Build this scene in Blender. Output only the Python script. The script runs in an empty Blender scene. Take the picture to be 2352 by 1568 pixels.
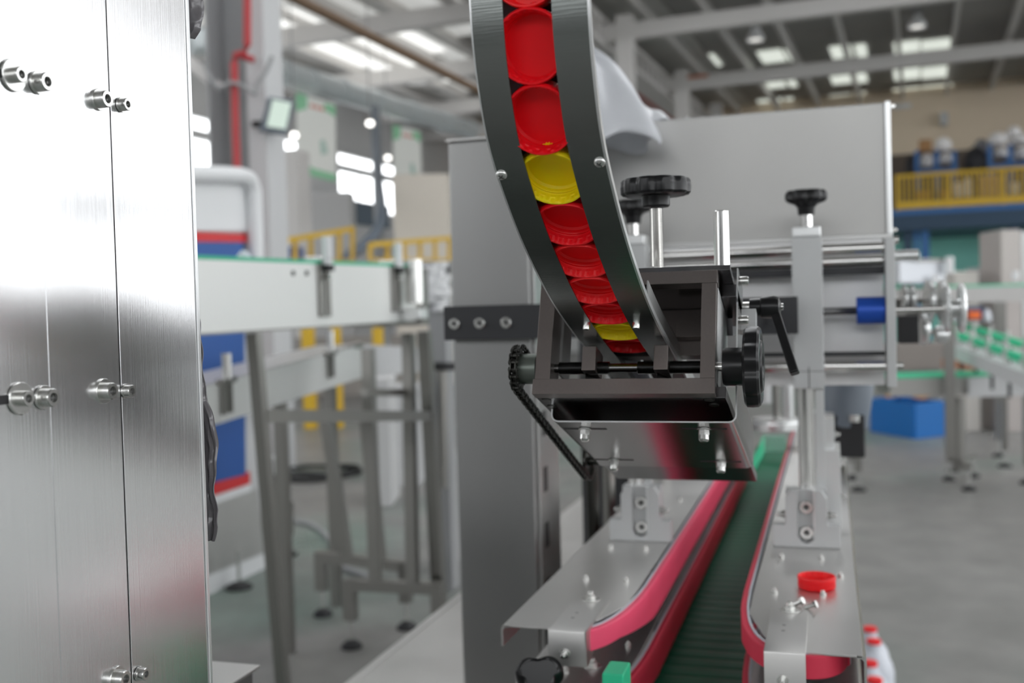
import bpy, bmesh, math, random
from mathutils import Vector, Matrix
random.seed(7)
PI = math.pi
R = math.radians
# ------------------------------------------------------------------ camera
CAMH = 1.40
FPX = 2400.0
YAW = math.atan((1907 - 1176) / FPX)
PITCH = math.atan((784 - 715) / FPX)
ROLLT = 0.027
CAM = Vector((0, 0, CAMH))
FW = Vector((-math.sin(YAW) * math.cos(PITCH), math.cos(YAW) * math.cos(PITCH), -math.sin(PITCH)))
RT = Vector((math.cos(YAW), math.sin(YAW), 0))
UP = RT.cross(FW)
_n = math.hypot(1, ROLLT)
cam_right = (RT - UP * ROLLT) / _n
cam_up = (UP + RT * ROLLT) / _n
sc = bpy.context.scene
cd = bpy.data.cameras.new('camera')
co = bpy.data.objects.new('camera', cd)
sc.collection.objects.link(co)
co.matrix_world = Matrix(((cam_right.x, cam_up.x, -FW.x, CAM.x),
                          (cam_right.y, cam_up.y, -FW.y, CAM.y),
                          (cam_right.z, cam_up.z, -FW.z, CAM.z), (0, 0, 0, 1)))
cd.sensor_width = 36.0
cd.lens = FPX / 2352 * 36.0
cd.clip_start = 0.05
cd.clip_end = 200
cd.dof.use_dof = True
cd.dof.focus_distance = 0.78
cd.dof.aperture_fstop = 5.8
cd.dof.aperture_blades = 0
sc.camera = co
# ------------------------------------------------------------------ light
w = bpy.data.worlds.new('world')
sc.world = w
w.use_nodes = True
bg = w.node_tree.nodes['Background']
bg.inputs[0].default_value = (0.96, 0.98, 1.0, 1)
bg.inputs[1].default_value = 3.0
sc.view_settings.view_transform = 'Standard'
sc.view_settings.look = 'None'
sc.view_settings.exposure = 0.3
sc.view_settings.gamma = 1
sc.view_settings.use_curve_mapping = False

# ------------------------------------------------------------------ placement maths
PHI = R(4.4)                    # the hall stands a little askew of the machine
XH = Vector((math.cos(PHI), -math.sin(PHI), 0))
YH = Vector((math.sin(PHI), math.cos(PHI), 0))
HALL = Matrix(((XH.x, YH.x, 0, 0), (XH.y, YH.y, 0, 0), (0, 0, 1, 0), (0, 0, 0, 1)))


def ray(px, py):
    u = (px - 1176) / FPX
    v = (py - 784) / FPX
    xr = (u - v * ROLLT) / _n
    yd = (u * ROLLT + v) / _n
    return FW + RT * xr - UP * yd


def at(px, py, x=None, y=None, z=None, d=None, hx=None, hy=None):
    r = ray(px, py)
    if x is not None: t = x / r.x
    elif y is not None: t = y / r.y
    elif z is not None: t = (z - CAMH) / r.z
    elif hx is not None: t = hx / r.dot(XH)
    elif hy is not None: t = hy / r.dot(YH)
    else: t = d
    return CAM + r * t


def hh(p):
    return (p.dot(XH), p.dot(YH), p.z)


def ath(px, py, **k):
    return hh(at(px, py, **k))


# ------------------------------------------------------------------ materials
MATS = {}


def mat(name, col, rough=0.5, metal=0.0, noise=0.0, nscale=20.0, bump=0.0, stretch=None, aniso=0.0,
        trans=0.0, emit=None, estr=0.0, sss=0.0, alpha=1.0, rvar=0.0, spec=0.5, coat=0.0):
    m = bpy.data.materials.new(name)
    m.use_nodes = True
    nt = m.node_tree
    b = nt.nodes['Principled BSDF']
    b.inputs['Base Color'].default_value = (*col, 1)
    b.inputs['Roughness'].default_value = rough
    b.inputs['Metallic'].default_value = metal
    b.inputs['Specular IOR Level'].default_value = spec
    b.inputs['Coat Weight'].default_value = coat
    if aniso: b.inputs['Anisotropic'].default_value = aniso
    if trans: b.inputs['Transmission Weight'].default_value = trans
    if sss:
        b.inputs['Subsurface Weight'].default_value = sss
        b.inputs['Subsurface Radius'].default_value = (0.006, 0.002, 0.001)
    if emit:
        b.inputs['Emission Color'].default_value = (*emit, 1)
        b.inputs['Emission Strength'].default_value = estr
    if alpha < 1: b.inputs['Alpha'].default_value = alpha
    if noise or bump or rvar:
        tc = nt.nodes.new('ShaderNodeTexCoord')
        mp = nt.nodes.new('ShaderNodeMapping')
        if stretch: mp.inputs['Scale'].default_value = stretch
        nt.links.new(tc.outputs['Object'], mp.inputs['Vector'])
        nz = nt.nodes.new('ShaderNodeTexNoise')
        nz.inputs['Scale'].default_value = nscale
        nz.inputs['Detail'].default_value = 5
        nt.links.new(mp.outputs[0], nz.inputs['Vector'])
        if noise:
            mx = nt.nodes.new('ShaderNodeMix')
            mx.data_type = 'RGBA'
            mx.inputs[6].default_value = (*[max(0, c * (1 - noise)) for c in col], 1)
            mx.inputs[7].default_value = (*[min(1, c * (1 + noise)) for c in col], 1)
            nt.links.new(nz.outputs[0], mx.inputs[0])
            nt.links.new(mx.outputs[2], b.inputs['Base Color'])
        if rvar:
            mr = nt.nodes.new('ShaderNodeMapRange')
            mr.inputs[3].default_value = max(0.02, rough - rvar)
            mr.inputs[4].default_value = rough + rvar
            nt.links.new(nz.outputs[0], mr.inputs[0])
            nt.links.new(mr.outputs[0], b.inputs['Roughness'])
        if bump:
            bp = nt.nodes.new('ShaderNodeBump')
            bp.inputs['Strength'].default_value = bump
            bp.inputs['Distance'].default_value = 0.0005
            nt.links.new(nz.outputs[0], bp.inputs['Height'])
            nt.links.new(bp.outputs[0], b.inputs['Normal'])
    MATS[name] = m
    return m


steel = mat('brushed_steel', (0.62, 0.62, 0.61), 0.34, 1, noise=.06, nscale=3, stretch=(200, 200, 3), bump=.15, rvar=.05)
steel_panel = mat('brushed_panel_steel', (0.84, 0.84, 0.845), 0.22, 1, noise=.07, nscale=2.5, stretch=(1, 320, 2), bump=.12, rvar=.04)
steel_rail = mat('chute_rail_steel', (0.25, 0.265, 0.255), 0.24, 1, noise=.06, nscale=3, stretch=(10, 300, 300), bump=.12)
steel_sheet = mat('mill_finish_steel', (0.66, 0.65, 0.635), 0.38, 1, noise=.09, nscale=9, rvar=.07)
steel_dull = mat('dull_steel_box', (0.56, 0.555, 0.54), 0.50, 1, noise=.10, nscale=7, rvar=.08)
steel_dark = mat('dark_column_steel', (0.35, 0.35, 0.345), 0.40, 1, noise=.06, nscale=5, rvar=.05)  # one even, darker steel tone
mirror_steel = mat('polished_sheet', (0.36, 0.35, 0.345), 0.20, 1, noise=.04, nscale=8)
chrome = mat('chrome', (0.85, 0.84, 0.82), 0.14, 1)
bolt_steel = mat('bolt_steel', (0.72, 0.72, 0.70), 0.24, 1)
socket_dark = mat('socket_recess', (0.12, 0.12, 0.12), 0.4, 1)
alu = mat('matt_aluminium', (0.60, 0.61, 0.61), 0.45, .35, noise=.04, nscale=30)
alu_bright = mat('bright_aluminium', (0.85, 0.86, 0.86), 0.30, .8)
anod_dark = mat('dark_anodised_aluminium', (0.19, 0.165, 0.155), 0.32, .8, noise=.08, nscale=400, rvar=.04)
anod_black = mat('black_anodised_plate', (0.17, 0.165, 0.17), 0.18, 1)
black_metal = mat('black_painted_bar', (0.035, 0.036, 0.040), 0.42, 0.1)
oiled = mat('oiled_chain_steel', (0.055, 0.055, 0.05), 0.3, .8)
screw_metal = mat('blackened_screw', (0.17, 0.17, 0.17), 0.25, 1)
black_plastic = mat('black_plastic', (0.008, 0.008, 0.009), 0.28, 0, spec=.4)
grey_hub = mat('green_grey_hub', (0.15, 0.17, 0.15), 0.35, .6)
red_cap = mat('red_cap_plastic', (0.88, 0.006, 0.014), 0.38, 0, sss=.35, spec=.3)
red_cap2 = mat('coral_red_cap_plastic', (1.0, 0.016, 0.022), 0.38, 0, sss=.35, spec=.3)
yellow_cap = mat('yellow_cap_plastic', (0.95, 0.74, 0.006), 0.38, 0, sss=.35, spec=.3)
pink = mat('pink_rubber_belt', (0.96, 0.09, 0.19), 0.50, 0, noise=.06, nscale=25)
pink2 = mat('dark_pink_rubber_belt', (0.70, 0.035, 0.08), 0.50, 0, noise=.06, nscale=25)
backing = mat('pale_belt_backing', (0.62, 0.65, 0.72), 0.4)
green_slat = mat('green_slat_plastic', (0.006, 0.12, 0.06), 0.55, spec=.25)
green_edge = mat('green_wear_strip', (0.03, 0.50, 0.28), 0.4)
green_bright = mat('bright_green_strip', (0.03, 0.62, 0.32), 0.4)
white_paint = mat('white_paint', (0.80, 0.81, 0.82), 0.4)
grey_paint = mat('grey_paint', (0.33, 0.335, 0.34), 0.5)
light_grey = mat('light_grey_paint', (0.58, 0.585, 0.59), 0.5)
bead = mat('conveyor_side_grey', (0.80, 0.81, 0.79), 0.35, .3)
stain_tube = mat('stainless_tube', (0.30, 0.292, 0.275), 0.33, 1)
blue_paint = mat('blue_paint', (0.022, 0.10, 0.36), 0.4)
blue_rack = mat('rack_blue_paint', (0.04, 0.16, 0.42), 0.5)
blue_dark = mat('dark_blue_steel', (0.035, 0.075, 0.13), 0.6)
blue_crate_m = mat('blue_crate_plastic', (0.005, 0.16, 0.52), 0.4)
blue_coupling = mat('blue_anodised_coupling', (0.02, 0.10, 0.55), 0.35, .3)
red_paint = mat('red_paint', (0.66, 0.03, 0.035), 0.45)
dark_red = mat('dark_red_pipe_paint', (0.42, 0.02, 0.03), 0.45)
pipe_red = mat('fire_pipe_paint', (0.46, 0.045, 0.05), 0.5)
brown = mat('brown_pipe_paint', (0.16, 0.10, 0.06), 0.6)
yellow = mat('safety_yellow', (0.74, 0.47, 0.03), 0.5)
galv = mat('galvanised_duct', (0.66, 0.71, 0.72), 0.32, .25)
rust = mat('rust_red_primer', (0.50, 0.16, 0.07), 0.7)
rubber = mat('black_rubber', (0.02, 0.02, 0.022), 0.6)
motor_grey = mat('blue_grey_motor', (0.16, 0.19, 0.23), 0.45)
film_mat = mat('dark_crumpled_film', (0.17, 0.16, 0.17), 0.22, 0, noise=.6, nscale=14, bump=.5, coat=.5)
bag_mat = mat('white_plastic_film', (0.80, 0.82, 0.86), 0.30, 0, noise=.10, nscale=14, alpha=.82)
cardboard = mat('cardboard', (0.45, 0.25, 0.11), 0.8, noise=.1, nscale=6)
white_sack = mat('white_sack', (0.95, 0.93, 0.92), 0.8)
black_sack = mat('black_sack', (0.03, 0.03, 0.035), 0.6)
bottle_white = mat('white_bottle_plastic', (0.76, 0.79, 0.86), 0.35)
roof_mat = mat('roof_sheet', (0.38, 0.37, 0.36), 0.7, noise=.2, nscale=.6)
roof_light = mat('pale_roof_sheet', (0.58, 0.57, 0.55), 0.7, noise=.25, nscale=.5)
beam_mat = mat('painted_beam', (0.72, 0.70, 0.68), 0.6)
beige = mat('beige_wall_paint', (0.84, 0.70, 0.54), 0.8, noise=.05, nscale=1)
white_wall = mat('white_wall_paint', (0.62, 0.62, 0.62), 0.8)
teal = mat('teal_wall_paint', (0.32, 0.80, 0.69), 0.7, noise=.1, nscale=.8)
glass_day = mat('daylit_pane', (0.9, 0.9, 0.9), 0.3, emit=(0.96, 0.98, 1.0), estr=3.0)
glass_dim = mat('translucent_skylight', (0.8, 0.85, 0.78), 0.5, emit=(0.87, 0.92, 0.84), estr=.60)
glass_mid = mat('hazy_skylight', (0.8, 0.8, 0.8), 0.5, emit=(0.95, 0.95, 0.92), estr=.30)
blue_window = mat('blue_grey_pane', (0.10, 0.14, 0.18), 0.25)
spot_glow = mat('spot_glow', (1, 1, 1), 0.4, emit=(1, 0.97, 0.92), estr=3.0)  # emission for the imitated bright spots
lamp_soft = mat('lamp_diffuser', (.9, .9, .85), 0.4, emit=(1, 0.97, 0.92), estr=.9)


def floor_material():
    m = bpy.data.materials.new('worn_green_grey_floor')
    m.use_nodes = True
    nt = m.node_tree
    b = nt.nodes['Principled BSDF']
    tc = nt.nodes.new('ShaderNodeTexCoord')
    n1 = nt.nodes.new('ShaderNodeTexNoise'); n1.inputs['Scale'].default_value = .55; n1.inputs['Detail'].default_value = 3
    n2 = nt.nodes.new('ShaderNodeTexNoise'); n2.inputs['Scale'].default_value = 5; n2.inputs['Detail'].default_value = 8
    for n in (n1, n2): nt.links.new(tc.outputs['Object'], n.inputs['Vector'])
    cr = nt.nodes.new('ShaderNodeValToRGB')
    cr.color_ramp.elements[0].position = .48; cr.color_ramp.elements[0].color = (0.245, 0.240, 0.228, 1)
    cr.color_ramp.elements[1].position = .72; cr.color_ramp.elements[1].color = (0.170, 0.235, 0.200, 1)
    nt.links.new(n1.outputs[0], cr.inputs[0])
    mx = nt.nodes.new('ShaderNodeMix'); mx.data_type = 'RGBA'; mx.blend_type = 'MULTIPLY'
    mx.inputs[0].default_value = .6
    cr2 = nt.nodes.new('ShaderNodeValToRGB')
    cr2.color_ramp.elements[0].position = .3; cr2.color_ramp.elements[0].color = (.6, .6, .6, 1)
    cr2.color_ramp.elements[1].position = .75; cr2.color_ramp.elements[1].color = (1.15, 1.15, 1.15, 1)
    nt.links.new(n2.outputs[0], cr2.inputs[0])
    nt.links.new(cr.outputs[0], mx.inputs[6]); nt.links.new(cr2.outputs[0], mx.inputs[7])
    nt.links.new(mx.outputs[2], b.inputs['Base Color'])
    b.inputs['Roughness'].default_value = .45
    return m


floor_mat = floor_material()


# ------------------------------------------------------------------ mesh builder
class MB:
    def __init__(s, M=None):
        s.v = []; s.f = []; s.M = M

    def add(s, vs, fs):
        o = len(s.v)
        for p in vs:
            p = Vector(p)
            s.v.append(s.M @ p if s.M else p)
        for f in fs: s.f.append([i + o for i in f])
        return s

    def box(s, x0, x1, y0, y1, z0, z1):
        vs = [(x, y, z) for x in (x0, x1) for y in (y0, y1) for z in (z0, z1)]
        s.add(vs, [(0, 1, 3, 2), (4, 6, 7, 5), (0, 4, 5, 1), (2, 3, 7, 6), (0, 2, 6, 4), (1, 5, 7, 3)])
        return s

    def prism(s, pts, ext):
        n = len(pts)
        e = Vector(ext)
        vs = [Vector(p) for p in pts] + [Vector(p) + e for p in pts]
        fs = [tuple(range(n - 1, -1, -1)), tuple(range(n, 2 * n))]
        for i in range(n):
            j = (i + 1) % n
            fs.append((i, j, j + n, i + n))
        return s.add(vs, fs)

    def lathe(s, prof, o, axis, n=24, rf=None):
        a = Vector(axis).normalized()
        u = a.orthogonal().normalized()
        v = a.cross(u)
        o = Vector(o)
        vs = []; fs = []; rings = []
        for (r, h) in prof:
            if r < 1e-7:
                rings.append([len(vs)]); vs.append(o + a * h)
            else:
                ring = []
                for i in range(n):
                    t = 2 * PI * i / n
                    rr = r * (rf(i, r, h) if rf else 1)
                    ring.append(len(vs))
                    vs.append(o + a * h + (u * math.cos(t) + v * math.sin(t)) * rr)
                rings.append(ring)
        for k in range(len(rings) - 1):
            A, B = rings[k], rings[k + 1]
            if len(A) == 1 and len(B) == 1: continue
            for i in range(n):
                j = (i + 1) % n
                if len(A) == 1: fs.append((A[0], B[j], B[i]))
                elif len(B) == 1: fs.append((A[i], A[j], B[0]))
                else: fs.append((A[i], A[j], B[j], B[i]))
        return s.add(vs, fs)

    def cyl(s, p0, p1, r, r1=None, n=20):
        p0 = Vector(p0); p1 = Vector(p1)
        L = (p1 - p0).length
        r1 = r if r1 is None else r1
        return s.lathe([(0, 0), (r, 0), (r1, L), (0, L)], p0, p1 - p0, n)

    def bar(s, p0, p1, w, h, up=(0, 0, 1)):
        p0 = Vector(p0); p1 = Vector(p1)
        a = (p1 - p0).normalized()
        sd = a.cross(Vector(up)).normalized()
        uu = sd.cross(a)
        q = [p0 + sd * (sx * w / 2) + uu * (sy * h / 2) for sx, sy in ((-1, -1), (1, -1), (1, 1), (-1, 1))]
        return s.prism(q, p1 - p0)

    def tube(s, path, r, n=10, caps=True):
        pts = [Vector(p) for p in path]
        rings = []; vs = []; fs = []
        ref = Vector((0.13, 0.21, 0.97))
        for i, p in enumerate(pts):
            a = (pts[min(i + 1, len(pts) - 1)] - pts[max(i - 1, 0)]).normalized()
            u = a.cross(ref)
            if u.length < .1: u = a.cross(Vector((1, 0, 0)))
            u.normalize(); v = a.cross(u)
            ring = []
            for k in range(n):
                t = 2 * PI * k / n
                ring.append(len(vs)); vs.append(p + (u * math.cos(t) + v * math.sin(t)) * r)
            rings.append(ring)
        for A, B in zip(rings, rings[1:]):
            for k in range(n):
                j = (k + 1) % n
                fs.append((A[k], A[j], B[j], B[k]))
        if caps:
            fs.append(tuple(reversed(rings[0]))); fs.append(tuple(rings[-1]))
        return s.add(vs, fs)

    def sweep(s, path, prof, sc=None):
        """path: list of (point, sideways, outward) frames; prof: closed list of (a,b) offsets"""
        vs = []; fs = []; n = len(prof)
        for q, (p, a, b) in enumerate(path):
            for (i, j) in prof: vs.append(p + a * (i * sc[q] if sc and i < -.003 else i) + b * j)
        m = len(path)
        for k in range(m - 1):
            for i in range(n):
                j = (i + 1) % n
                fs.append((k * n + i, k * n + j, (k + 1) * n + j, (k + 1) * n + i))
        fs.append(tuple(range(n - 1, -1, -1)))
        fs.append(tuple(range((m - 1) * n, m * n)))
        return s.add(vs, fs)

    def grid(s, fn, nu, nv):
        vs = [fn(i / nu, j / nv) for i in range(nu + 1) for j in range(nv + 1)]
        fs = [(i * (nv + 1) + j, (i + 1) * (nv + 1) + j, (i + 1) * (nv + 1) + j + 1, i * (nv + 1) + j + 1)
              for i in range(nu) for j in range(nv)]
        return s.add(vs, fs)

    def mesh(s, name, m, inv=None, angle=32, smooth=True):
        me = bpy.data.meshes.new(name)
        vs = [inv @ v for v in s.v] if inv else s.v
        me.from_pydata([tuple(v) for v in vs], [], s.f)
        bm = bmesh.new(); bm.from_mesh(me)
        bmesh.ops.recalc_face_normals(bm, faces=bm.faces)
        bm.to_mesh(me); bm.free()
        if smooth:
            me.shade_smooth()
            me.set_sharp_from_angle(angle=R(angle))
        me.materials.append(m)
        return me


COL = sc.collection
WM = {}


def meta(o, label=None, cat=None, group=None, kind=None):
    if label: o['label'] = label
    if cat: o['category'] = cat
    if group: o['group'] = group
    if kind: o['kind'] = kind
    return o


def thing(name, label, cat, loc=(0, 0, 0), rot=(0, 0, 0), group=None):
    o = bpy.data.objects.new(name, None)
    o.empty_display_size = .02
    COL.objects.link(o)
    o.location = loc; o.rotation_euler = rot
    from mathutils import Euler
    WM[o.name] = Matrix.Translation(Vector(loc)) @ Euler(rot).to_matrix().to_4x4()
    return meta(o, label, cat, group)


def part(name, mb, m, parent, bevel=0, local=False, label=None, seg=2, kind=None, angle=32, solid=0):
    """child mesh; geometry given in world space unless local"""
    W = WM[parent.name]
    o = bpy.data.objects.new(name, mb.mesh(name, m, None if local else W.inverted(), angle))
    COL.objects.link(o)
    o.parent = parent
    WM[o.name] = W
    fin(o, bevel, seg, solid)
    if label: o['label'] = label
    if kind: o['kind'] = kind
    return o


def fin(o, bevel, seg=2, solid=0):
    if solid:
        sm = o.modifiers.new('solid', 'SOLIDIFY'); sm.thickness = solid; sm.offset = 0
    if bevel:
        b = o.modifiers.new('bevel', 'BEVEL')
        b.width = bevel; b.segments = seg; b.limit_method = 'ANGLE'; b.angle_limit = R(40)
        b.harden_normals = True


def solo(name, mb, m, label=None, cat=None, group=None, kind=None, loc=None, bevel=0, seg=2, angle=32, solid=0):
    """one top-level mesh; the origin goes to loc or to the base of the geometry"""
    if loc is None:
        xs = [v.x for v in mb.v]; ys = [v.y for v in mb.v]; zs = [v.z for v in mb.v]
        loc = Vector(((min(xs) + max(xs)) / 2, (min(ys) + max(ys)) / 2, min(zs)))
    loc = Vector(loc)
    T = Matrix.Translation(loc)
    o = bpy.data.objects.new(name, mb.mesh(name, m, T.inverted(), angle))
    COL.objects.link(o)
    o.location = loc
    WM[o.name] = T
    fin(o, bevel, seg, solid)
    return meta(o, label, cat, group, kind)


def struct(name, mb, m, bevel=0):
    return solo(name, mb, m, kind='structure', bevel=bevel)


def copy_tree(o, parent=None, loc=None, label=None, rot=None):
    c = o.copy(); COL.objects.link(c)
    if parent: c.parent = parent
    if loc is not None: c.location = loc
    if rot is not None: c.rotation_euler = rot
    if label: c['label'] = label
    for ch in list(o.children): copy_tree(ch, c)
    return c


def catmull(P, n=8):
    P = [Vector(p) for p in P]
    out = []
    Q = [2 * P[0] - P[1]] + P + [2 * P[-1] - P[-2]]
    for i in range(1, len(Q) - 2):
        for k in range(n):
            t = k / n
            a, b, c, d = Q[i - 1:i + 3]
            out.append(.5 * (2 * b + (c - a) * t + (2 * a - 5 * b + 4 * c - d) * t * t + (3 * b - a - 3 * c + d) * t ** 3))
    out.append(P[-1])
    return out


def hexpts(o, axis, r, n=6, ph=0):
    a = Vector(axis).normalized(); u = a.orthogonal().normalized(); v = a.cross(u); o = Vector(o)
    return [o + (u * math.cos(2 * PI * i / n + ph) + v * math.sin(2 * PI * i / n + ph)) * r for i in range(n)]


def socket_bolt(parent, p, axis, r, h, wr=0, wt=.0015, local=False, name='socket_bolt', gap=0.0, m=None):
    """cylinder-head screw with hexagon recess; base at p pointing along axis; washer as its sub-part"""
    a = Vector(axis).normalized(); p = Vector(p)
    base = p + a * (wt if wr else 0) + a * gap
    s6 = r * .52
    mb = MB()
    mb.lathe([(0, -gap), (r * .55, -gap), (r * .55, 0), (r, 0), (r, h * .88), (r * .9, h), (s6 * 1.05, h), (s6, h * .55), (0, h * .55)], base, a, 24,
             rf=None)
    b = part(name, mb, m or bolt_steel, parent, local=local)
    rc = MB().prism(hexpts(base + a * (h * .56), a, s6 * .98), a * h * .02)
    part('hex_recess', rc, socket_dark, b, local=local) if parent.parent is None else None
    if wr and parent.parent is None:
        wm = MB().lathe([(r * .5, 0), (wr, 0), (wr, wt * .8), (wr * .96, wt), (r * .5, wt)], p, a, 28)
        part('washer', wm, bolt_steel, b, local=local)
    return b


def hex_bolt(parent, p, axis, r, h, wr=0, shank=0, local=False, name='hex_bolt', m=None):
    a = Vector(axis).normalized(); p = Vector(p)
    mb = MB()
    if wr: mb.lathe([(0, 0), (wr, 0), (wr, r * .18), (0, r * .18)], p, a, 22)
    q = p + a * (r * .18 if wr else 0)
    mb.prism(hexpts(q, a, r), a * h)
    if shank: mb.lathe([(0, 0), (r * .55, 0), (r * .55, shank), (r * .4, shank + r * .1), (0, shank + r * .1)], q + a * h, a, 14)
    return part(name, mb, m or bolt_steel, parent, local=local, bevel=r * .08, seg=1)


def lobed(o, axis, r, h, lobes=7, depth=.09, n=112, local_prof=None):
    """star handwheel body"""
    prof = local_prof or [(0, 0), (.80, 0), (.93, .05), (.99, .18), (1.0, .5), (.99, .82), (.94, .95), (.86, 1.0), (.78, .98), (.72, .90), (0, .90)]

    def rf(i, rr, hh_):
        t = 2 * PI * i / n
        k = max(0, min(1, (rr / r - .60) / .3))
        c = math.cos(lobes * t)
        return 1 - depth * k * (0.5 - .5 * c) ** 2.6
    return MB().lathe([(a * r, b * h) for a, b in prof], o, axis, n, rf)


def threaded(o, axis, r, L, pitch, n=20):
    prof = [(0, 0)]
    k = int(L / pitch)
    for i in range(k):
        prof += [(r * .86, i * pitch), (r, i * pitch + pitch * .5)]
    prof += [(r * .86, k * pitch), (0, k * pitch)]
    return MB().lathe(prof, o, axis, n)

# ================================================================== SETTING
HX0, HX1, HYB, HY1, ROOF = -16.0, 13.5, -6.0, 36.0, 8.2
struct('floor', MB(HALL).box(-22, 24, -17, 38, -.1, 0), floor_mat)
struct('wall_back', MB(HALL).box(HX0 - .3, HX1 + .3, HY1, HY1 + .3, 0, ROOF + .2), beige)
# left wall with two bands of windows
wl = MB(HALL)
wl.box(HX0 - .3, HX0, -16, HY1, 0, 4.66).box(HX0 - .3, HX0, 2, HY1, 5.72, 5.95).box(HX0 - .3, HX0, 2, HY1, 6.25, ROOF + .2)
mull = [(2, 8), (13.2, 13.5), (17.6, 19.6), (25.2, 27.2), (31.5, 36)]
for a, b in mull: wl.box(HX0 - .3, HX0, a, b, 4.66, 5.72).box(HX0 - .3, HX0, a, b, 5.95, 6.25)
left_wall = struct('wall_left', wl, white_wall)
k = 0
for a, b in ((8, 13.2), (13.5, 17.6), (19.6, 25.2), (27.2, 31.5)):
    for z0, z1 in ((4.66, 5.72), (5.95, 6.25)):
        k += 1
        win = struct('window_%d' % k, MB(HALL).box(HX0 - .2, HX0 - .17, a, b, z0, z1), glass_day)
        if z0 < 5:
            fr = MB(HALL)
            nb = 3
            for i in range(1, nb): fr.box(HX0 - .17, HX0 - .13, a + (b - a) * i / nb - .03, a + (b - a) * i / nb + .03, z0, z1)
            part('glazing_bar', fr, white_paint, win)
# roof sheet and its members; over the near half of the hall the roof lights are open strips
roof_mb = MB(HALL).box(HX0 - .3, HX1 + .3, 19, HY1 + .3, ROOF, ROOF + .15)
for i in range(8):
    x0 = HX0 - .3 + i * 3.9
    roof_mb.box(x0, x0 + 2.3, 3, 19, ROOF, ROOF + .15)
roof_mb.box(HX0 - .3, HX1 + .3, -16.3, 3, ROOF, ROOF + .15)
for i in range(2):
    roof_mb.box(HX0 - .3, HX1 + .3, 7.5 + i * 6, 8.3 + i * 6, ROOF, ROOF + .15)
roof = struct('ceiling', roof_mb, roof_mat)
part('pale_roof_bay', MB(HALL).box(HX0, -5.2, 9, HY1, ROOF - .06, ROOF), roof_light, roof)
for i in range(13):
    hx = -4.3 + i * 1.3
    part('purlin', MB(HALL).box(hx - .05, hx + .05, 12, HY1, ROOF - .34, ROOF - .02), beam_mat, roof)
for i in range(9):
    hx = -15.2 + i * 1.2
    part('purlin', MB(HALL).box(hx - .05, hx + .05, 12, HY1, ROOF - .3, ROOF - .07), beam_mat, roof)
for hy in (22.5, 28.4):
    b_ = part('cross_beam', MB(HALL).box(-7, HX1, hy - .12, hy + .12, ROOF - .92, ROOF - .58), beam_mat, roof)
    rs = MB(HALL)
    for a, b in (((2.2, 9.5),) if hy < 25 else ((-6, -5.2),)): rs.box(a, b, hy - .125, hy + .125, ROOF - .66, ROOF - .57)
    part('rust_streak', rs, rust, b_)
for hy in (15.5, 20, 24.5, 29, 33): part('cross_beam', MB(HALL).box(HX0, -6.4, hy - .14, hy + .14, ROOF - .8, ROOF - .42), beam_mat, roof)
# main girder running down the hall, a lattice box
gd = MB(HALL).box(-6.95, -6.35, 13, HY1, ROOF - 1.02, ROOF - .92).box(-6.95, -6.35, 13, HY1, ROOF - .5, ROOF - .4)
gir = part('main_girder', gd, beam_mat, roof)
lat = MB(HALL)
for i in range(44):
    y = 13 + i * .52
    lat.bar((-6.38, y, ROOF - 1.0), (-6.38, y + .26, ROOF - .42), .05, .05).bar((-6.38, y + .26, ROOF - .42), (-6.38, y + .52, ROOF - 1.0), .05, .05)
part('lattice', lat, beam_mat, gir)
part('red_flange', MB(HALL).box(-7.15, -6.98, 13, HY1, ROOF - 1.0, ROOF - .90), dark_red, roof)
for hy in (17.5, 22.5, 28.4, 33.5): part('girder_post', MB(HALL).box(-6.1, -5.75, hy - .15, hy + .15, ROOF - 2.2, ROOF - .4), beam_mat, roof)
# translucent roof lights, each an own panel
SK = []
for (a, b) in ((1744, 1802), (1808, 1827), (1908, 1957), (1966, 1991), (2053, 2113), (2117, 2185), (1627, 1650)):
    for (c, d) in ((97, 124), (159, 183), (209, 228)):
        off = (2085 - (a + b) / 2) * .065
        p = ath((a + b) / 2, (c + d) / 2 + off, z=ROOF - .05)
        q0 = ath(a, (c + d) / 2 + off, z=ROOF - .05); q1 = ath(b, (c + d) / 2 + off, z=ROOF - .05)
        e0 = ath((a + b) / 2, c + off, z=ROOF - .05); e1 = ath((a + b) / 2, d + off, z=ROOF - .05)
        hw = abs(q1[0] - q0[0]) / 2
        ya, yb = min(e0[1], e1[1]), min(max(e0[1], e1[1]), HY1 - .1)
        SK.append((p[0], (ya + yb) / 2, hw, (yb - ya) / 2))
for (x, y, hw, hl) in SK:
    part('skylight_panel', MB(HALL).box(x - hw, x + hw, y - hl, y + hl, ROOF - .05, ROOF - .03), glass_dim, roof)
for (cx, cy, wx, wy) in ((760, 105, .9, 3.2), (820, 60, .9, 3), (700, 95, .6, 3), (880, 140, .7, 3.0), (980, 110, .5, 2.4), (1010, 160, .5, 3), (480, 22, 1.2, 1.6), (1010, 30, .8, 2)):
    p = ath(cx, cy, z=ROOF - .1)
    part('skylight_panel', MB(HALL).box(p[0] - wx, p[0] + wx, p[1] - wy, p[1] + wy, ROOF - .10, ROOF - .07), glass_mid, roof, label='hazy roof light')
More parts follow.
